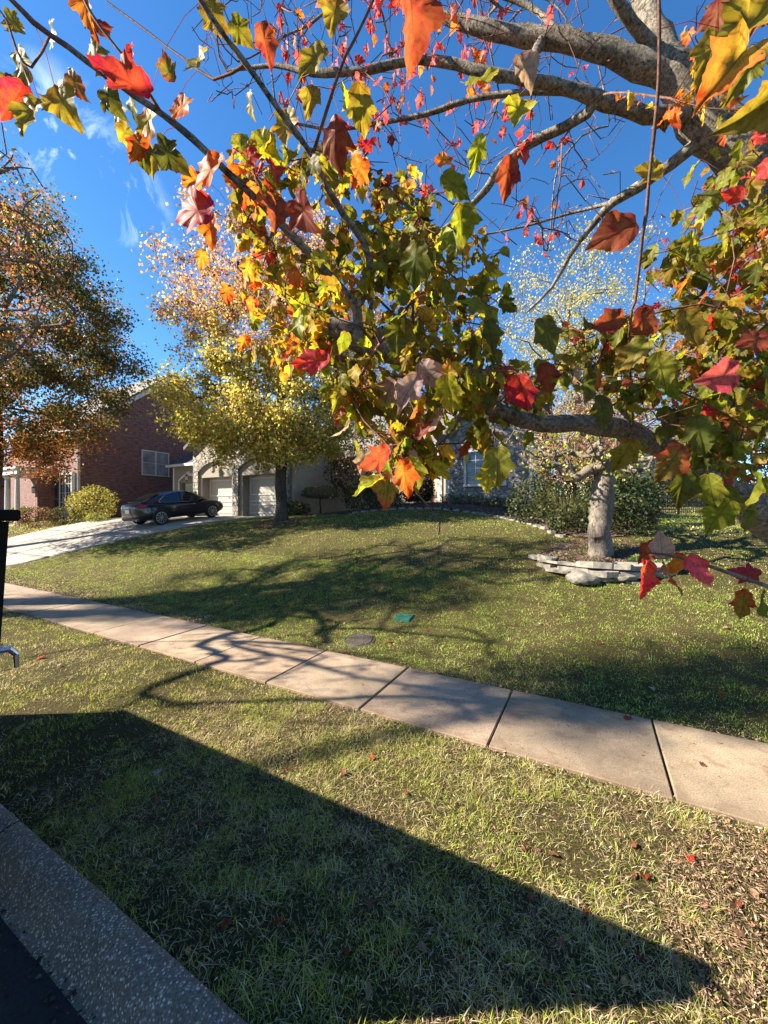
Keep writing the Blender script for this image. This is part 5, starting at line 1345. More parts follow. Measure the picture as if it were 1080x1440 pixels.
for sgn in (1, -1):
    for lp in (RW, FW): side_patch(lp, sgn, 'side_window', M['car_glass'], .014)
    # bright trim round the windows
    b = MB()
    top = [(-1.34, .06), (-1.2, .5), (-.95, .80), (-.62, .91), (-.25, .935), (.2, .935), (.45, .91), (.64, .78)]
    bot = [(-1.34, .06), (-.9, .04), (-.2, .04), (.78, .05)]
    for lp in (top, bot):
        b.tube([(x, sgn * (gsec(x, t)[0] + .014), gsec(x, t)[1]) for (x, t) in lp], .012, 6)
    b.build('window_trim', M['chrome'], car)
    for x in (-.62, .32): MB().box((x, sgn * .90, .80), (.19, .035, .028), None, .008).build('door_handle', M['chrome'], car)
    b = MB(); b.box((.74, sgn * .98, 1.0), (.15, .2, .13), None, .04); b.box((.76, sgn * .88, .96), (.06, .08, .05)); b.build('side_mirror', M['car_paint'], car)
    b = MB()
    b.prism([(-2.235, sgn * .34, .95), (-2.10, sgn * .74, .965), (-1.86, sgn * .885, .95), (-1.98, sgn * .88, .87), (-2.17, sgn * .74, .83), (-2.29, sgn * .34, .85)], (-0.012, sgn * .02, .008))
    b.build('tail_light', M['red_lens'], car)
    b = MB(); b.prism([(2.2, sgn * .45, .68), (1.95, sgn * .78, .78), (1.7, sgn * .86, .80), (1.9, sgn * .84, .68), (2.22, sgn * .6, .58)], (0.02, sgn * .02, .01)); b.build('headlight', M['lamp_glass'], car)
    for xw in (XR, XF):
        Mx = Matrix.Translation((xw, sgn * .80, WR)) @ Matrix.Rotation(-sgn * R(90), 4, 'X')
        wh = empty('wheel', (0, 0, 0), None, None); wh.parent = car
        # dark arch lip
        b = MB()
        for k in range(16):
            a0, a1 = R(-12 + 204 * k / 16), R(-12 + 204 * (k + 1) / 16)
            b.prism([(xw + r_ * math.cos(a), sgn * .86, WR + r_ * math.sin(a)) for r_, a in ((.345, a0), (.395, a0), (.395, a1), (.345, a1))], (0, sgn * .052, 0))
        b.build('arch_lip', M['car_trim'], wh)
        MB().lathe([(.2, -.10), (.32, -.10), (WR, -.07), (WR, .08), (.32, .11), (.255, .115), (.25, .05), (.2, -.05)], 28, (0, 0, 0), Mx).build('tyre', M['rubber'], wh, True)
        b = MB(); b.lathe([(.262, .09), (.26, .118), (.232, .12), (.226, .06), (.262, .06)], 28, (0, 0, 0), Mx, False)
        b.lathe([(.055, .05), (.05, .10), (.02, .11)], 12, (0, 0, 0), Mx)
        for k in range(10):
            a = k * math.pi / 5
            c_, s_ = math.cos(a), math.sin(a)
            pts = []
            for (r_, wd) in ((.04, .012), (.235, .017)):
                pts.append((r_, wd))
            q = [Mx @ Vector((r_ * c_ - wd * s_, r_ * s_ + wd * c_, .10)) for r_, wd in pts] + [Mx @ Vector((r_ * c_ + wd * s_, r_ * s_ - wd * c_, .10)) for r_, wd in pts[::-1]]
            b.prism(q, (Mx.to_3x3() @ Vector((0, 0, .018))))
        b.build('rim', M['steel'], wh)
        MB().lathe([(.24, .03), (.24, .05)], 24, (0, 0, 0), Mx).build('spoke_shade', M['car_trim'], wh)  # dark disc stands in for the shade behind the spokes
b = MB(); b.prism([(-1.93, -.58, 1.075), (-1.93, .58, 1.075), (-1.10, .50, 1.395), (-1.10, -.50, 1.395)], (-.014, 0, .026)); b.build('rear_window', M['car_glass'], car)
b = MB(); b.prism([(1.2, -.62, 1.005), (1.2, .62, 1.005), (.48, .52, 1.40), (.48, -.52, 1.40)], (.012, 0, .022)); b.build('windscreen', M['car_glass'], car)
b = MB(); b.box((-2.305, 0, .70), (.02, .31, .16), None, .006); b.build('number_plate', M['plate'], car)
b = MB(); b.box((-2.29, 0, .885), (.03, .55, .03), None, .01); b.build('boot_trim', M['chrome'], car)
b = MB(); b.box((-2.16, 0, .33), (.14, 1.35, .14), None, .03); b.build('rear_bumper', M['car_trim'], car)
for sgn in (1, -1): MB().tube([(-2.26, sgn * .52, .30), (-2.05, sgn * .52, .30)], .035, 10).build('exhaust_pipe', M['chrome'], car)

# ------------------------------------------------------------------ black trailer at the kerb
TZ = -.15
s0, s1 = 2.14, 6.78; n0, n1 = -1.55, .67
tx, ty = xy((s0 + s1) / 2, (n0 + n1) / 2)
trl = empty('trailer', (tx, ty, TZ), 'tall black trailer with capped side panel and chrome latch, cut off by the left edge', 'trailer', ROT)
hl = (s1 - s0) / 2; hw = (n1 - n0) / 2; ZT = 2.01 - TZ
# open box: two tall side panels that lean out, a front panel and a low tailgate
ins = .06; zb = .62; ZG = 1.10 - TZ; zt = ZT - .05
def lean(z): return ins * (zt - z) / (zt - zb)
for sgn in (1, -1):
    b = MB(); y0, y1 = sgn * (hw - ins), sgn * hw
    b.prism([(-hl, y0, zb), (hl - ins, y0, zb), (hl, y1, zt), (-hl, y1, zt)], (0, -sgn * .05, 0))
    b.build('side_panel', M['black_panel'], trl)
    b = MB(); b.b2((-hl - .03, sgn * hw - .075 if sgn > 0 else sgn * hw - .03, zt + .002), (hl + .03, sgn * hw + .03 if sgn > 0 else sgn * hw + .075, ZT), .008); b.build('cap_rail', M['black_panel'], trl)
    b = MB(); b.prism([(hl - ins + .003, y0 - sgn * .052, zb), (hl - ins + .003, y0 - sgn * .13, zb), (hl + .003, y1 - sgn * .13, zt), (hl + .003, y1 - sgn * .052, zt)], (-.06, 0, 0)); b.build('corner_post', M['black_panel'], trl)
b = MB(); b.b2((-hl + .004, -hw + .18, zb), (-hl + .05, hw - .18, zt)); b.build('front_panel', M['black_panel'], trl)
b = MB(); b.prism([(hl - ins - .06, -hw + .12, zb), (hl - ins - .06, hw - .12, zb), (hl - ins * .6 - .06, hw - .10, ZG), (hl - ins * .6 - .06, -hw + .10, ZG)], (-.05, 0, 0)); b.build('tailgate', M['black_panel'], trl)
b = MB(); b.b2((-hl + .006, -hw + .09, zb - .07), (hl - ins - .07, hw - .09, zb - .004)); b.build('floor', M['black_metal'], trl)
b = MB()
zl = 1.575
b.tube([(hl - .03, hw - .10, zl), (hl + .012, hw - .05, zl + .012), (hl + .02, hw - .005, zl + .008), (hl + .02, hw + .016, zl - .02), (hl + .02, hw + .018, zl - .075)], [.014, .014, .013, .011, .009], 8)
b.tube([(hl + .012, hw - .03, zl - .01), (hl + .012, hw - .03, zl + .035)], .008, 8)
b.build('latch', M['chrome'], trl)
b = MB(); b.b2((-hl + .2, -hw + .35, .45), (hl - .25, -hw + .47, zb - .073)); b.b2((-hl + .2, hw - .47, .45), (hl - .25, hw - .35, zb - .073)); b.b2((-hl + .25, -hw + .47, .46), (-hl + .35, hw - .47, .54)); b.tube([(-hl + .2, 0, .5), (-hl - 1.2, 0, .45)], .05, 8); b.build('frame', M['black_metal'], trl)
for (x, sgn) in ((-.5, 1), (.45, 1), (-.5, -1), (.45, -1)):
    Mx = Matrix.Translation((x, sgn * (hw - .25), .36)) @ Matrix.Rotation(-sgn * R(90), 4, 'X')
    w = MB().lathe([(.1, -.1), (.3, -.1), (.36, -.07), (.36, .07), (.3, .1), (.2, .1), (.19, .05), (.05, .05)], 24, (0, 0, 0), Mx).build('wheel', M['rubber'], trl, True)

# ------------------------------------------------------------------ stone ring, edging, covers, fence
ring = empty('stone_ring', (RING_C[0], RING_C[1], h1(*RING_C)), 'dry stacked flagstone ring wall round the pruned tree', 'stone wall')
ro = Vector(ring.location)
def slab(b, c, a, w, d, h, seed, tilt=0.0):
    q = np.random.default_rng(seed); k = 9; pts = []
    for i in range(k):
        t = 2 * math.pi * i / k + q.uniform(-.22, .22); r_ = q.uniform(.86, 1.14)
        sx = math.copysign(abs(math.cos(t)) ** .6, math.cos(t)) * w / 2 * r_; sy = math.copysign(abs(math.sin(t)) ** .6, math.sin(t)) * d / 2 * r_
        pts.append(Vector((sx, sy, 0)))
    Mx = Matrix.Translation(c) @ Matrix.Rotation(a, 4, 'Z') @ Matrix.Rotation(tilt, 4, 'X')
    low_, up = [], []
    for p in pts:
        low_.append(b.bm.verts.new(Mx @ (p * .97 + Vector((0, 0, 0))))); up.append(b.bm.verts.new(Mx @ (p + Vector((0, 0, h * q.uniform(.8, 1.1))))))
    b.bm.faces.new(low_[::-1]); b.bm.faces.new(up)
    for i in range(k): b.bm.faces.new((low_[i], low_[(i + 1) % k], up[(i + 1) % k], up[i]))
q = np.random.default_rng(77)
TOPZ = h1(4.5, 7.9) + .03
sd = 0
for course in range(3):
    na = 14
    for i in range(na):
        th = R(170) + R(230) * (i + .5 * (course % 2) + q.uniform(-.15, .15)) / na          # round the downhill side
        rad = RING_R + q.uniform(-.11, .10) - course * .02
        x, y = RING_C[0] + rad * math.cos(th) , RING_C[1] + rad * math.sin(th)
        gz_ = h1(x, y)
        z = TOPZ - .10 - (2 - course) * .115
        if z + .07 < gz_: continue
        if sd == 15: sd += 40
        b = MB(); slab(b, (x, y, max(z, gz_ - .06) if course == 0 else z), th + math.pi / 2, q.uniform(.40, .75), q.uniform(.28, .5), q.uniform(.04, .115), sd, q.uniform(-.13, .13)); sd += 1
        o = b.build('stone', M['flagstone'], ring); o.matrix_parent_inverse = Matrix.Identity(4)
        o.location = -ro
def boulder(parent, c, size, seed, mat, name='boulder'):
    bm = bmesh.new(); bmesh.ops.create_icosphere(bm, subdivisions=3, radius=1)
    q_ = np.random.default_rng(seed); o3 = q_.uniform(0, 50, 3)
    for v in bm.verts:
        p = v.co; f = .78 + .34 * float(vnoise(p.x * 1.4 + o3[0], p.y * 1.4 + p.z * 1.1 + o3[1], 1, 3)) + .12 * float(vnoise(p.x * 4 + o3[1], p.z * 4 + p.y * 3 + o3[2], 1, 4))
        v.co = Vector((p.x * size[0], p.y * size[1], max(p.z, -.55) * size[2])) * f
    me = bpy.data.meshes.new(name); bm.to_mesh(me); bm.free(); me.materials.append(mat)
    o = bpy.data.objects.new(name, me); COL.objects.link(o); o.location = c; o.rotation_euler = (0, 0, q_.uniform(0, 6))
    if parent: o.parent = parent
    return o
for (u, v, d, sx, sz, lab) in ((820, 800, 6.95, .27, .13, 'pale rounded boulder under the left front of the stone ring'), (873, 806, 6.85, .23, .11, 'smaller boulder under the right front of the stone ring')):
    w = px(u, v, d); z = h1(w.x, w.y) + .07
    o = boulder(None, (w.x, w.y, z), (sx, .24, sz), u, M['boulder']); o.rotation_euler = (0, 0, R(8) if u < 850 else R(-6)); tag(o, lab, 'boulder')
BORDER = [(-1.4, 16.5), (0.6, 16.1), (2.3, 15.4), (3.3, 14.5), (4.0, 13.2), (4.35, 11.5), (4.4, 9.9), (4.45, 9.3)]
edg = empty('stone_edging', (BORDER[2][0], BORDER[2][1], h1(*BORDER[2])), 'curved row of pale edging stones between lawn and flower bed', 'edging')
k = 0
for (p, q2) in zip(BORDER, BORDER[1:]):
    L_ = math.hypot(q2[0] - p[0], q2[1] - p[1]); m = max(1, int(L_ / .34))
    for i in range(m):
        t = (i + .5) / m; x, y = p[0] + (q2[0] - p[0]) * t + q.uniform(-.03, .03), p[1] + (q2[1] - p[1]) * t + q.uniform(-.03, .03)
        b = MB(); slab(b, Vector((x, y, h1(x, y) - .02)) - Vector(edg.location), math.atan2(q2[1] - p[1], q2[0] - p[0]), .32, .2, .07, 900 + k); k += 1; b.build('stone', M['paver'], edg)

def on_ground(u, v):
    lo_, hi2 = .5, 60.0
    for d in np.arange(.6, 60, .05):
        p = px(u, v, d)
        if p.z < h1(p.x, p.y): return p
    return px(u, v, 20)
p = on_ground(568, 870)
ec = empty('utility_box', (p.x, p.y, h1(p.x, p.y)), 'small green plastic utility lid set flush in the lawn', 'utility cover', R(8))
def terrain_tilt(o):
    x, y = o.location.x, o.location.y; e = .15
    nrm = Vector((-(h1(x + e, y) - h1(x - e, y)) / (2 * e), -(h1(x, y + e) - h1(x, y - e)) / (2 * e), 1)).normalized()
    o.rotation_euler = nrm.to_track_quat('Z', 'Y').to_euler()
terrain_tilt(ec)
MB().box((0, 0, -.02), (.32, .25, .07), None, .012).build('frame', M['green_plastic'], ec)
MB().box((0, 0, .018), (.28, .21, .014), None, .004).build('lid', M['green_plastic'], ec)
p = on_ground(505, 902)
mc = empty('meter_cover', (p.x, p.y, h1(p.x, p.y) - .01), 'round iron meter cover in the grass beside the sidewalk', 'meter cover')
terrain_tilt(mc)
MB().lathe([(.24, -.06), (.25, .02), (.225, .028), (.215, .012), (.0, .012)], 26).build('rim', M['iron'], mc)
b = MB(); b.lathe([(.205, .0), (.205, .028), (.0, .032)], 26)
for i in range(-3, 4): b.b2((-.15, i * .05 - .008, .026), (.15, i * .05 + .008, .038))
b.build('lid', M['iron'], mc)
def fence_run(p0, p1, label):
    p0, p1 = Vector(p0), Vector(p1); d = (p1 - p0).length; a = math.atan2(p1.y - p0.y, p1.x - p0.x)
    f = empty('metal_fence', (p0.x, p0.y, h1(p0.x, p0.y)), label, 'fence', a)
    zz = lambda x: h1(p0.x + math.cos(a) * x, p0.y + math.sin(a) * x) - f.location.z
    b = MB()
    for z in (.15, 1.02, 1.15): b.tube([(x, 0, zz(x) + z) for x in np.linspace(0, d, 8)], .016, 6)
    for x in np.arange(0.06, d, .115): b.box((x, 0, zz(x) + .62), (.016, .016, 1.15))
    b.build('panel', M['black_metal'], f)
    m = int(d / 2.2)
    for k in range(m + 1): MB().box((d * k / m, 0, zz(d * k / m) + .65), (.06, .06, 1.36), None, .006).build('post', M['black_metal'], f)
    return f
fence_run((12.8, 19.5, 0), (27, 21.5, 0), 'black metal picket fence behind the pruned tree at right')
# ------------------------------------------------------------------ shrubs
def shrub(name, label, c, rad, n, cols, w, seed, ls=(.04, .07), cat='shrub', stems=7, group=None, up=0.2, base_z=None, shell=.6, woody=True):
    q = np.random.default_rng(seed)
    g = h1(c[0], c[1]) if base_z is None else base_z
    root = empty(name, (c[0], c[1], g), label, cat, group=group)
    cz = c[2]
    v = q.normal(0, 1, (n, 3)); v /= np.linalg.norm(v, axis=1)[:, None]
    r_ = shell + (1 - shell) * q.random(n) ** .6
    lump = .82 + .36 * vnoise(v[:, 0] * 2.4 + seed, v[:, 1] * 2.4 + v[:, 2] * 2.9, 1.0, seed)
    P_ = v * (r_ * lump)[:, None] * np.array(rad) + np.array([0, 0, cz])
    P_ = P_[P_[:, 2] > .03]
    m = len(P_)
    nr = v[:m] + q.normal(0, .7, (m, 3)); nr[:, 2] += up
    td = q.normal(0, 1, (m, 3)) + v[:m] * .6; td[:, 2] += up
    V_, F_, c_ = scatter_leaves(P_, td, nr, q.uniform(ls[0], ls[1], m), palette(q, m, cols, w, .22))
    mesh_np('foliage', V_, [F_], M['shrub_leaf'], root, col=c_)
    if woody:
        T_ = [np.array([q.normal(0, .5) * rad[0], q.normal(0, .5) * rad[1], cz + q.uniform(-.2, .6) * rad[2]]) for _ in range(stems)]
        A_, p_, t_ = grow([np.array([0, 0, -.05]), np.array([0, 0, .05])], [-1, 0], T_, .15, q, .4)
        tube_mesh(A_, p_, pipe(A_, p_, .006), M['bark_dark'], 'stem', root, 5)
    return root
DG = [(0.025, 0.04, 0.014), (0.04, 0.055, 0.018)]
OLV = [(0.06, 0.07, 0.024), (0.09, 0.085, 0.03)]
YG = [(0.36, 0.33, 0.07), (0.28, 0.27, 0.05), (0.40, 0.30, 0.08), (0.16, 0.18, 0.04)]
RB = [(0.16, 0.07, 0.04), (0.12, 0.08, 0.035), (0.22, 0.13, 0.06)]
# beside the brick house
shrub('yellow_shrub', 'loose yellow green bush at the corner of the brick house', (-16.6, 21.9, .85), (1.25, 1.1, 1.05), 2600, YG, [2, 2, 1.4, 2], 301, (.07, .12))
shrub('low_shrub', 'small lime green plant at the foot of the yellow bush', (-15.5, 20.8, .22), (.55, .45, .3), 600, [(.2, .25, .05), (.3, .32, .08)], [1, 1], 302, (.05, .08))
shrub('brown_hedge', 'clipped russet brown hedge before the brick porch', (-19.3, 21.3, .5), (1.25, .8, .62), 2200, RB, [1, 1, 1], 303, (.05, .08))
shrub('green_hedge', 'clipped dull green hedge right of the russet one', (-17.9, 21.6, .45), (.95, .7, .55), 1800, OLV + DG, [1, 1, 1, 1], 304, (.05, .08))
# planters on the porch
def planter(u, d, label):
    w = px(u, 716, d)
    z = 1.3 - .08
    t = empty('planter', (w.x, w.y, z), label, 'planter')
    MB().lathe([(.17, 0), (.2, .05), (.27, .62), (.3, .66), (.3, .72), (.25, .72), (.24, .62)], 16).build('pot', M['pot'], t)
    q = np.random.default_rng(int(u)); n = 260
    v = q.normal(0, 1, (n, 3)); v[:, 2] = np.abs(v[:, 2]); v /= np.linalg.norm(v, axis=1)[:, None]
    P_ = v * q.uniform(.1, 1, (n, 1)) * np.array([.36, .36, .34]) + np.array([0, 0, .72])
    V_, F_, c_ = scatter_leaves(P_, v + np.array([0, 0, .4]), q.normal(0, 1, (n, 3)), q.uniform(.09, .15, n), palette(q, n, [(.10, .2, .04), (.2, .3, .07)], [1, 1]))
    mesh_np('leaves', V_, [F_], M['shrub_leaf'], t, col=c_)
planter(22, 24.4, 'black planter pot with green leaves on the porch, nearer the left edge')
planter(35, 23.8, 'black planter pot with green leaves on the porch, right beside the white column')
# before the stone house
def lh(X, Y):  # house local -> world
    w = OG + AX * X + AN * Y; return (w.x, w.y)
def mound(name, label, X, Y, cz, rad, n, cols, w, seed, ls=(.05, .085)):
    x, y = lh(X, Y); return shrub(name, label, (x, y, cz), rad, n, cols, w, seed, ls)
# cloud pruned topiary
x, y = lh(1.4, .9)
tp = empty('topiary_shrub', (x, y, h1(x, y)), 'small tree clipped to a flat dome on a bare stem before the porch', 'shrub')
MB().tube([(0, 0, -.05), (.03, 0, .3), (-.02, .02, .6), (.02, 0, .95)], [.05, .04, .035, .03], 8).build('trunk', M['bark_dark'], tp, True)
q = np.random.default_rng(401); n = 2600
v = q.normal(0, 1, (n, 3)); v /= np.linalg.norm(v, axis=1)[:, None]; v[:, 2] = np.where(v[:, 2] < 0, v[:, 2] * .35, v[:, 2])
P_ = v * q.uniform(.75, 1.03, (n, 1)) * np.array([.95, .8, .5]) + np.array([0, 0, 1.02])
V_, F_, c_ = scatter_leaves(P_, v + q.normal(0, .6, (n, 3)), v + q.normal(0, .6, (n, 3)), q.uniform(.05, .08, n), palette(q, n, [(.07, .085, .04), (.12, .13, .06)], [1, 1]))
mesh_np('foliage', V_, [F_], M['shrub_leaf'], tp, col=c_)
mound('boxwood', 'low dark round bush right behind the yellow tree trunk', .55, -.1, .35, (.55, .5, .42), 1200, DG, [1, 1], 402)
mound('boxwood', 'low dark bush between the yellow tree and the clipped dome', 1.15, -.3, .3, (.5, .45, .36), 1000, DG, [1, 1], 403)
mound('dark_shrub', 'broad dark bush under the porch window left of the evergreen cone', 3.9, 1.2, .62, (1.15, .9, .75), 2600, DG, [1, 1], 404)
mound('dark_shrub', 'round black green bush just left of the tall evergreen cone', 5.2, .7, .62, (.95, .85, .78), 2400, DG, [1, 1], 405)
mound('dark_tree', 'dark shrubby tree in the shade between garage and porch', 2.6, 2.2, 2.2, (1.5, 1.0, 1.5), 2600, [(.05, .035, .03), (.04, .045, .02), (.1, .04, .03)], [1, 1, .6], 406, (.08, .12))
# columnar evergreen
x, y = lh(6.55, 1.6)
ce = empty('cone_evergreen', (x, y, h1(x, y)), 'tall narrow dark evergreen cone beside the stone wing', 'tree')
MB().tube([(0, 0, -.1), (0, 0, 3.4)], [.09, .02], 8).build('trunk', M['bark_dark'], ce)
n = 5200; z = q.random(n) ** 1.25 * 3.9; a = q.uniform(0, 6.283, n)
pf = np.interp(z, [0, .4, 1.3, 2.6, 3.9], [.45, .72, .75, .5, .06]) * (.8 + .3 * vnoise(a * 3, z * 3, 1, 8)) * q.uniform(.7, 1.05, n)
P_ = np.stack([pf * np.cos(a), pf * np.sin(a), z + .1], 1); out_ = np.stack([np.cos(a), np.sin(a), np.full(n, .9)], 1)
V_, F_, c_ = scatter_leaves(P_, out_ + q.normal(0, .4, (n, 3)), q.normal(0, 1, (n, 3)), q.uniform(.07, .12, n), palette(q, n, [(.018, .032, .014), (.03, .045, .018)], [1, 1]))
mesh_np('foliage', V_, [F_], M['shrub_leaf'], ce, col=c_)
# low plants along the stone wing
for i, (X, Y) in enumerate(((8.0, 1.9), (8.7, 1.95), (9.4, 1.9), (10.0, 1.85), (10.6, 1.8), (11.2, 1.75))):
    labs = ['leafy green plant at the left end of the row below the stone wall', 'dark plant second from the left below the stone wall', 'green plant under the middle of the wing window', 'dull green plant right of the window middle below the wall', 'grey green plant second from the downspout', 'grey green plant at the foot of the white downspout']
    mound('bedding_plant', labs[i], X, Y, .16, (.42, .32, .3), 420, [(.06, .09, .03), (.1, .12, .05), (.12, .13, .07)], [1, 1, 1], 410 + i, (.05, .09))
# bed to the right of the wing
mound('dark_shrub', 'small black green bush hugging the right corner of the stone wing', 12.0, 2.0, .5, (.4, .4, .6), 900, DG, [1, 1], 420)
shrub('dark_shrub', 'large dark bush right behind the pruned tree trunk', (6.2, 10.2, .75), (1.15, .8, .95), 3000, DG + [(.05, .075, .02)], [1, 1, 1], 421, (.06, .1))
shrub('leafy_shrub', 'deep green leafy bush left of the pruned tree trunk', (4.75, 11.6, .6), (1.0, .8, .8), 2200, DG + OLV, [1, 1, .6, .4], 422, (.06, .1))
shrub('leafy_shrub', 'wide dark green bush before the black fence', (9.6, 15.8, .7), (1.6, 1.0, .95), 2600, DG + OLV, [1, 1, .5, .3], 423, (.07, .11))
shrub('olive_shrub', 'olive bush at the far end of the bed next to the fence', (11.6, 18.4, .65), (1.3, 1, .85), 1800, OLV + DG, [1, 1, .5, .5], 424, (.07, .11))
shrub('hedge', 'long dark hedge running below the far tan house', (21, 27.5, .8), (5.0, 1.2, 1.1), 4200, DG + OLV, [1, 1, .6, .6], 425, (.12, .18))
shrub('tall_hedge', 'tall olive and tan hedge beyond the right end of the fence', (27.5, 30.5, 2.9), (6.0, 2.0, 3.8), 9000, OLV + DG + [(.22, .17, .08)], [1.4, 1, .5, .4, 1], 430, (.14, .22))
def grass_clump(label, x, y, h_, rad, n, cols, seed):
    q = np.random.default_rng(seed); root = empty('ornamental_grass', (x, y, h1(x, y)), label, 'ornamental grass')
    V_, F_, C_ = [], [], []
    for i in range(n):
        a = q.uniform(0, 6.28); r0 = q.random() * rad * .25; lean = q.uniform(.1, 1.0); hh = h_ * q.uniform(.6, 1.05)
        d = np.array([math.cos(a), math.sin(a), 0]); sd_ = np.array([-d[1], d[0], 0]) * .006
        p0 = d * r0; base = len(V_); c_ = np.array(cols[q.integers(len(cols))]) * q.uniform(.7, 1.2)
        for t in (0, .35, .7, 1.0):
            p = p0 + d * rad * lean * t ** 1.8 + np.array([0, 0, hh * (t - .28 * lean * t ** 3)])
            w_ = (1 - t * .85); V_ += [p - sd_ * w_, p + sd_ * w_]; C_ += [c_, c_]
        for k in range(3): F_.append((base + 2 * k, base + 2 * k + 1, base + 2 * k + 3, base + 2 * k + 2))
    mesh_np('blades', np.array(V_), [np.array(F_)], M['grass_blade'], root, col=np.array(C_))
grass_clump('tall tan ornamental grass beside the dark bush at the house corner', 5.35, 12.9, 1.35, .95, 620, [(.16, .17, .07), (.24, .21, .11), (.08, .11, .04)], 501)
grass_clump('shorter arching ornamental grass left of the pruned tree', 5.0, 10.6, .95, .75, 420, [(.15, .16, .06), (.2, .18, .09), (.07, .1, .03)], 502)
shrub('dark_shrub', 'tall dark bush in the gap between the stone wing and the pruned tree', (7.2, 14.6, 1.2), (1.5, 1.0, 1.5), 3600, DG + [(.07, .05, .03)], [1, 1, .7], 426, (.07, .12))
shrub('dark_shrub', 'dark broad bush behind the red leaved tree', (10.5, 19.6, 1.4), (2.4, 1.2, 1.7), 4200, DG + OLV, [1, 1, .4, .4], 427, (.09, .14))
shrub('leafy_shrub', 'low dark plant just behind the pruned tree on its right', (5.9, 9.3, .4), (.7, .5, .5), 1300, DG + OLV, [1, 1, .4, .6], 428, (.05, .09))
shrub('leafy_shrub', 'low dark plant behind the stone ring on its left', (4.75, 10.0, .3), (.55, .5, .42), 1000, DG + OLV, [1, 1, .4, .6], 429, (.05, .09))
# ground cover inside the ring
def cover(label, cx, cy, rx, ry, h_, n, cols, w, seed, ls):
    q = np.random.default_rng(seed); a = q.uniform(0, 6.28, n); r_ = np.sqrt(q.random(n)) * (.75 + .4 * vnoise(a * 2 + seed, a, 1, seed))
    x = cx + rx * r_ * np.cos(a); y = cy + ry * r_ * np.sin(a)
    root = empty('flower_clump', (cx, cy, h1(cx, cy)), label, 'flowers')
    P_ = np.stack([x - cx, y - cy, H(x, y) - root.location.z + .02 + q.random(n) * h_ * (1.1 - r_)], 1)
    td = q.normal(0, 1, (n, 3)); td[:, 2] += 1
    V_, F_, c_ = scatter_leaves(P_, td, q.normal(0, 1, (n, 3)), q.uniform(*ls, n), palette(q, n, cols, w))
    mesh_np('foliage', V_, [F_], M['shrub_leaf'], root, col=c_)
cover('mauve pink flowers and leaves at the left foot of the pruned tree', 4.15, 7.45, .55, .4, .22, 900, [(.3, .17, .16), (.14, .16, .06), (.42, .2, .3), (.25, .22, .1)], [1, 1.6, .6, 1], 601, (.03, .05))
cover('bright green ground cover at the right foot of the pruned tree', 5.15, 7.4, .5, .38, .2, 900, [(.14, .22, .05), (.2, .28, .08)], [1, 1], 602, (.03, .05))
cover('pale dry ground cover at the left end of the stone ring', 3.6, 7.95, .4, .35, .2, 500, [(.3, .24, .14), (.2, .19, .08), (.3, .2, .18)], [1, 1, .7], 603, (.03, .05))
cover('dull green ground cover round the back of the pruned tree', 4.7, 8.3, .75, .5, .18, 900, [(.1, .12, .04), (.16, .15, .06), (.2, .12, .08)], [1, 1, .5], 604, (.03, .05))
sheet('ring_soil', lambda x, y: (x - RING_C[0]) ** 2 + (y - RING_C[1]) ** 2 < (RING_R - .12) ** 2, (3, 6.2, 6.5, 9.5), .07, .02, M['mulch'], 'dark soil inside the stone ring', 'soil')

# ------------------------------------------------------------------ grass
def patch(x, y):
    """0 green .. 1 straw: worn and dry patches of the lawn itself"""
    d = .55 * vnoise(x, y, .55, 41) + .35 * vnoise(x, y, .16, 42) + .25 * vnoise(x, y, 1.7, 43)
    return np.clip((d - .42) / .36, 0, 1)
def bare_amount(x, y):
    s, n = sn(x, y)
    md = np.hypot(x - MAPLE[0] + .2, y - MAPLE[1])
    b = np.clip((1.15 - md + .6 * (vnoise(x, y, .25, 51) - .5)) / .25, 0, 1)                     # mulch round the maple
    b = np.maximum(b, np.clip((vnoise(x, y, .35, 52) - .58) / .15, 0, 1) * .8 * (n < 3.4))
    b = np.maximum(b, np.clip((vnoise(x, y, .09, 54) - .55) / .2, 0, 1) * .6)
    e = np.minimum(np.abs(n - 3.31), np.abs(n - 4.48))
    b = np.maximum(b, np.clip((.10 - e + .10 * (vnoise(x, y, .2, 53) - .5)) / .08, 0, 1) * .7)
    td = np.hypot(x - TREE_Y[0], y - TREE_Y[1]); b = np.maximum(b, np.clip((1.0 - td) / .3, 0, 1))
    return b
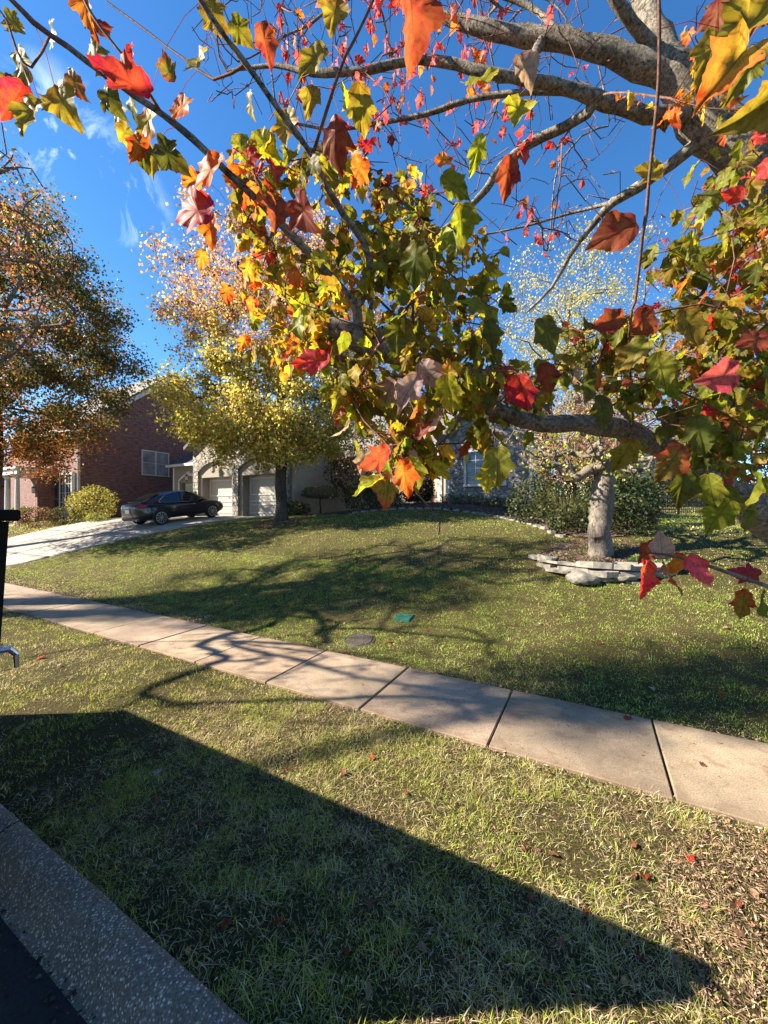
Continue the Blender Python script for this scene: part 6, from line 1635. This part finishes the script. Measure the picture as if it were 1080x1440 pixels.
def blades(name, label, n_try, smp, hgt, wid, nseg, seed, green, straw, keep_fn=None, strawf=1.0, thatch=False):
    q = np.random.default_rng(seed)
    x, y = smp(q, n_try)
    s, n = sn(x, y)
    ok = (np.abs(x) < 1.12 * y + 1.4) & (y > .45)
    if thatch: ok &= np.hypot(x - MAPLE[0] + .2, y - MAPLE[1]) > .95
    else: ok &= q.random(len(x)) > bare_amount(x, y)
    on_drive = (n > 4.4) & (n < 15.2) & (s > np.interp(n, RN, RS) - .02) & (s < np.interp(n, RN, LS) + .02)
    ok &= ~on_drive
    ok &= ~inside(BED, x, y) & ((x - RING_C[0]) ** 2 + (y - RING_C[1]) ** 2 > (RING_R - .2) ** 2)
    if keep_fn is not None: ok &= keep_fn(x, y, s, n, q)
    x, y, n = x[ok], y[ok], n[ok]; m = len(x)
    z = H(x, y) - .005
    p = patch(x, y) * strawf
    hh = hgt * q.uniform(.4, 1.3, m) * (.45 + 1.0 * vnoise(x, y, .13, 44)); w = wid * q.uniform(.6, 1.3, m)
    a = q.uniform(0, 6.283, m); lean = np.abs(q.normal(0, .6, m)) + .35
    lean = lean + p * .25
    if thatch: lean = lean + 1.3; hh = hh * .6
    wa = a + q.normal(0, .6, m) + math.pi / 2
    d = np.stack([np.cos(a), np.sin(a), np.zeros(m)], 1); sd_ = np.stack([np.cos(wa), np.sin(wa), np.zeros(m)], 1)
    is_straw = q.random(m) < (.06 + .62 * p)
    c = np.where(is_straw[:, None], palette(q, m, straw, [1] * len(straw), .2), palette(q, m, green, [1] * len(green), .2))
    base = np.stack([x, y, z], 1)
    ts = np.linspace(0, 1, nseg + 1)
    V_ = []; 
    for t in ts[:-1]:
        ct = base + d * (hh * lean * t ** 1.7)[:, None]; ct[:, 2] += hh * (t - .35 * np.minimum(lean, 1.6) * t * t)
        off = sd_ * (w * (1 - .55 * t) / 2)[:, None]
        V_ += [ct - off, ct + off]
    tp_ = base + d * (hh * lean)[:, None]; tp_[:, 2] += hh * (1 - .35 * np.minimum(lean, 1.6))
    V_.append(tp_)
    k = len(V_); VV = np.stack(V_, 1).reshape(-1, 3); off = np.arange(m)[:, None] * k
    F4 = [off + np.array([[2 * i, 2 * i + 1, 2 * i + 3, 2 * i + 2]]) for i in range(nseg - 1)]
    F3 = off + np.array([[2 * (nseg - 1), 2 * nseg - 1, 2 * nseg]])
    o = mesh_np(name, VV, ([np.concatenate(F4)] if F4 else []) + [F3], M['grass_blade'], None, col=np.repeat(c, k, axis=0))
    return tag(o, label, 'grass', kind='stuff')
G1 = [(.25, .29, .042), (.34, .37, .07), (.43, .42, .105), (.15, .19, .03)]
G2 = [(.22, .33, .04), (.32, .43, .065), (.42, .49, .10), (.13, .22, .03)]
S1 = [(.56, .46, .27), (.42, .33, .18), (.58, .50, .31), (.34, .26, .13)]
def smp_sn(s0, s1, n0, n1):  # noqa
    def f(q, n): return xy(q.uniform(s0, s1, n), q.uniform(n0, n1, n))
    return f
blades('verge_grass', 'tufty green and straw coloured grass between kerb and sidewalk', 150000, smp_sn(-3.2, 3.2, 1.0, 3.34), .047, .0036, 3, 701, G1, S1, strawf=1.1)
blades('verge_grass', 'tufty grass along the verge towards the driveway', 70000, smp_sn(3.2, 12, 1.0, 3.34), .045, .0055, 2, 702, G1, S1)
blades('dry_grass', 'matted dry brown grass in the worn places of the verge', 28000, smp_sn(-3.2, 3.6, 1.0, 3.34), .06, .0038, 2, 709, S1, [(.28, .19, .11), (.38, .29, .17), (.18, .11, .07)], strawf=1.6, thatch=True)
blades('lawn_grass', 'mown grass on the lawn edge beside the sidewalk', 230000, smp_sn(-5, 9, 4.44, 8), .034, .0058, 2, 703, G2, S1, strawf=.5)
blades('lawn_grass', 'mown grass between the driveway and the sidewalk', 80000, smp_sn(9, 19.5, 4.44, 8), .036, .009, 2, 708, G2, S1, strawf=.6)
blades('lawn_grass', 'mown grass on the upper lawn', 220000, smp_sn(-12, 19, 7.5, 16.5), .04, .010, 2, 704, G2, S1, strawf=.5)
blades('lawn_grass', 'rough grass on the far lawns', 60000, smp_sn(-40, 14, 11, 40), .07, .03, 2, 705, G2, S1, keep_fn=lambda x, y, s, n, q: (x > 5) | (n < 12), strawf=.5)
blades('lawn_grass', 'grass of the lawn before the brick house', 16000, smp_sn(24.6, 36, 4.6, 12), .08, .025, 2, 706, G1, S1)

# ------------------------------------------------------------------ litter
def flakes(name, label, cat, pts, size, cols, w, seed, lift=.012):
    q = np.random.default_rng(seed); x, y = pts; m = len(x)
    P_ = np.stack([x, y, H(x, y) + lift + q.random(m) * .012], 1)
    td = q.normal(0, 1, (m, 3)); td[:, 2] *= .25; nr = q.normal(0, .45, (m, 3)); nr[:, 2] += 1
    tv = np.array([[-.02, -.55, .02], [.17, -.22, .0], [.11, .3, .05], [.0, .55, .0], [-.15, .12, .06], [-.12, -.3, .01]]); tf = np.array([[0, 1, 4, 5], [1, 2, 3, 4]])
    V_, F_, c_ = scatter_leaves(P_, td, nr, q.uniform(*size, m), palette(q, m, cols, w, .25), tv, tf)
    return tag(mesh_np(name, V_, [F_], M['chip'], None, col=c_), label, cat, kind='stuff')
q = np.random.default_rng(801)
def around(c, r, n):
    a = q.uniform(0, 6.28, n); rr_ = r * np.sqrt(q.random(n)); return c[0] + rr_ * np.cos(a), c[1] + rr_ * np.sin(a)
x, y = around((MAPLE[0] - .2, MAPLE[1]), 1.35, 36000); k = sn(x, y)[1]; sel = (k > 1.03) & (k < 3.3); 
flakes('wood_chips', 'brown bark chips and twigs under the near maple', 'wood chips', (x[sel], y[sel]), (.005, .024), [(.28, .17, .10), (.20, .12, .075), (.36, .24, .15), (.11, .07, .05)], [2, 2.4, 1, 1.6], 802)
x, y = around(TREE_Y, 1.15, 2500)
flakes('wood_chips', 'mulch under the yellow tree', 'mulch', (x, y), (.03, .09), [(.30, .17, .11), (.22, .12, .08)], [1, 1], 803)
x, y = q.uniform(-4, 9, 26000), q.uniform(8, 22, 26000); sel = inside(BED, x, y)
flakes('bed_mulch', 'dark shredded mulch and leaf litter over the flower bed', 'mulch', (x[sel], y[sel]), (.04, .12), [(.10, .06, .04), (.06, .04, .03), (.2, .12, .07)], [2, 2, .7], 807, .04)
x, y = around(RING_C, RING_R - .12, 1500)
flakes('ring_mulch', 'dark litter on the soil inside the stone ring', 'mulch', (x, y), (.03, .07), [(.10, .06, .04), (.06, .04, .03), (.22, .14, .08)], [2, 2, .7], 808, .04)
s_ = np.concatenate([q.uniform(6, 19, 3200), q.uniform(10, 19, 2400)]); n_ = np.concatenate([4.48 + np.abs(q.normal(0, .22, 3200)), 4.5 + np.abs(q.normal(0, .5, 2400))])
flakes('leaf_litter', 'brown leaf litter along the far edge of the sidewalk', 'leaf litter', xy(s_, n_), (.02, .06), [(.30, .2, .13), (.22, .13, .08), (.4, .3, .2)], [1, 1, .6], 804)
s_ = q.uniform(-4, 14, 2600); n_ = np.where(q.random(2600) < .5, 3.30 - np.abs(q.normal(0, .07, 2600)), 4.49 + np.abs(q.normal(0, .06, 2600)))
flakes('leaf_litter', 'crumbs of dry grass along both sidewalk edges', 'leaf litter', xy(s_, n_), (.012, .035), [(.34, .26, .17), (.2, .14, .09)], [1, 1], 805)
s_ = q.uniform(-2.5, 3.5, 5200); n_ = q.uniform(1.05, 3.3, 5200)
flakes('grass_clippings', 'loose straw and crumbled leaves among the verge grass', 'clippings', xy(s_, n_), (.006, .026), [(.36, .28, .17), (.22, .13, .08), (.13, .07, .045)], [1, 1, 1], 806, .012)
s_ = q.uniform(-1.5, 6, 900); n_ = .86 - np.abs(q.normal(0, .10, 900))
gx, gy = xy(s_, n_)
gb = [(.07, .045, .03), (.04, .03, .022), (.11, .08, .05)]
P_ = np.stack([gx, gy, np.full(900, -.143)], 1); V_, F_, c_ = scatter_leaves(P_, np.c_[q.normal(0, 1, (900, 2)), np.zeros(900)], np.c_[q.normal(0, .3, (900, 2)), np.ones(900)], q.uniform(.006, .03, 900), palette(q, 900, gb, [1, 1, .6]))
tag(mesh_np('gutter_grit', V_, [F_], M['chip'], None, col=c_), 'grit and leaf crumbs in the shaded gutter', 'grit', kind='stuff')
s_ = q.uniform(-3, 12, 1500); n_ = 3.895 + np.clip(q.normal(0, .36, 1500), -.57, .57)
gx, gy = xy(s_, n_)
P_ = np.stack([gx, gy, np.full(1500, .013)], 1); V_, F_, c_ = scatter_leaves(P_, np.c_[q.normal(0, 1, (1500, 2)), np.zeros(1500)], np.c_[q.normal(0, .3, (1500, 2)), np.ones(1500)], q.uniform(.003, .013, 1500), palette(q, 1500, [(.10, .06, .04), (.05, .035, .025), (.16, .10, .06)], [1, 1, .6]))
tag(mesh_np('sidewalk_grit', V_, [F_], M['chip'], None, col=c_), 'dark specks of grit and leaf crumbs on the sidewalk', 'grit', kind='stuff')
# fallen maple leaves
def fallen(u, v, size, key, label, group=None, up=.03):
    p = on_ground(u, v)
    bag_ = LeafBag(int(u * 7 + v)); c0, c1 = rc(key, .1)
    a = q.uniform(0, 6.28)
    bag_.leaf((0, 0, 0), (math.cos(a), math.sin(a), q.normal(0, .15)), (q.normal(0, .25), q.normal(0, .25), 1), size, c0, c1, fold=abs(q.normal(.3, .15)), droop=q.normal(.2, .2))
    o = bag_.build('fallen_leaf', M['maple_leaf'], None); s_, n_ = sn(p.x, p.y)
    o.location = (p.x, p.y, (0.012 if 3.31 < n_ < 4.48 else h1(p.x, p.y) + up))
    tag(o, label, 'leaf', group)
LC['white'] = ((0.62, 0.56, 0.52), (0.58, 0.5, 0.46)); LC['brown'] = ((0.26, 0.14, 0.08), (0.2, 0.1, 0.06)); LC['tan'] = ((0.46, 0.33, 0.19), (0.4, 0.26, 0.15))
fallen(224, 1088, .075, 'white', 'pale whitish fallen leaf in the shaded verge grass', up=.022)
fallen(750, 1205, .06, 'tan', 'single cream fallen leaf on the sunlit verge', up=.022)
fallen(908, 1243, .075, 'rust', 'rusty orange fallen leaf beside the bark chips', up=.022)
fallen(62, 925, .09, 'red', 'small bright red fallen leaf in the grass near the left edge', up=.03)
fallen(82, 938, .09, 'white', 'pale fallen leaf close to the red one near the left edge', up=.03)
fallen(878, 1020, .085, 'rust', 'brown curled leaf near the far edge of the sidewalk')
fallen(988, 1086, .07, 'brown', 'dark dry leaf on the sidewalk slab at right')
fallen(520, 1072, .05, 'orange', 'tiny orange leaf on the verge just before the sidewalk', up=.02)
fallen(712, 1098, .05, 'white', 'tiny pale leaf on the verge below the sidewalk joint', up=.022)
fallen(975, 1222, .07, 'red', 'reddish leaf at the edge of the bark chips', up=.02)
for i in range(70):
    u, v = q.uniform(120, 1060), q.uniform(1010, 1420)
    p = on_ground(u, v); n_ = sn(p.x, p.y)[1]
    if n_ < 1.1 or n_ > 3.3: continue
    fallen(u, v, q.uniform(.03, .06), ['brown', 'tan', 'rust', 'brown'][i % 4], 'small dry brown leaf lying among the verge grass', 'dry leaves scattered on the verge', .016)
for i in range(110):
    u, v = q.uniform(60, 1060), q.uniform(745, 990)
    p = on_ground(u, v); n_ = sn(p.x, p.y)[1]
    if n_ < 4.7 or p.y > 14: continue
    fallen(u, v, q.uniform(.04, .075), ['brown', 'tan', 'rust', 'tan', 'white'][i % 5], 'small dry leaf lying on the front lawn', 'dry leaves scattered on the front lawn', .025)
for i in range(45):
    u, v = q.uniform(150, 1060), q.uniform(880, 1090)
    p = on_ground(u, v); n_ = sn(p.x, p.y)[1]
    if not 3.4 < n_ < 4.42: continue
    fallen(u, v, q.uniform(.02, .04), ['brown', 'tan'][i % 2], 'tiny leaf crumb lying on the sidewalk', 'leaf crumbs on the sidewalk')
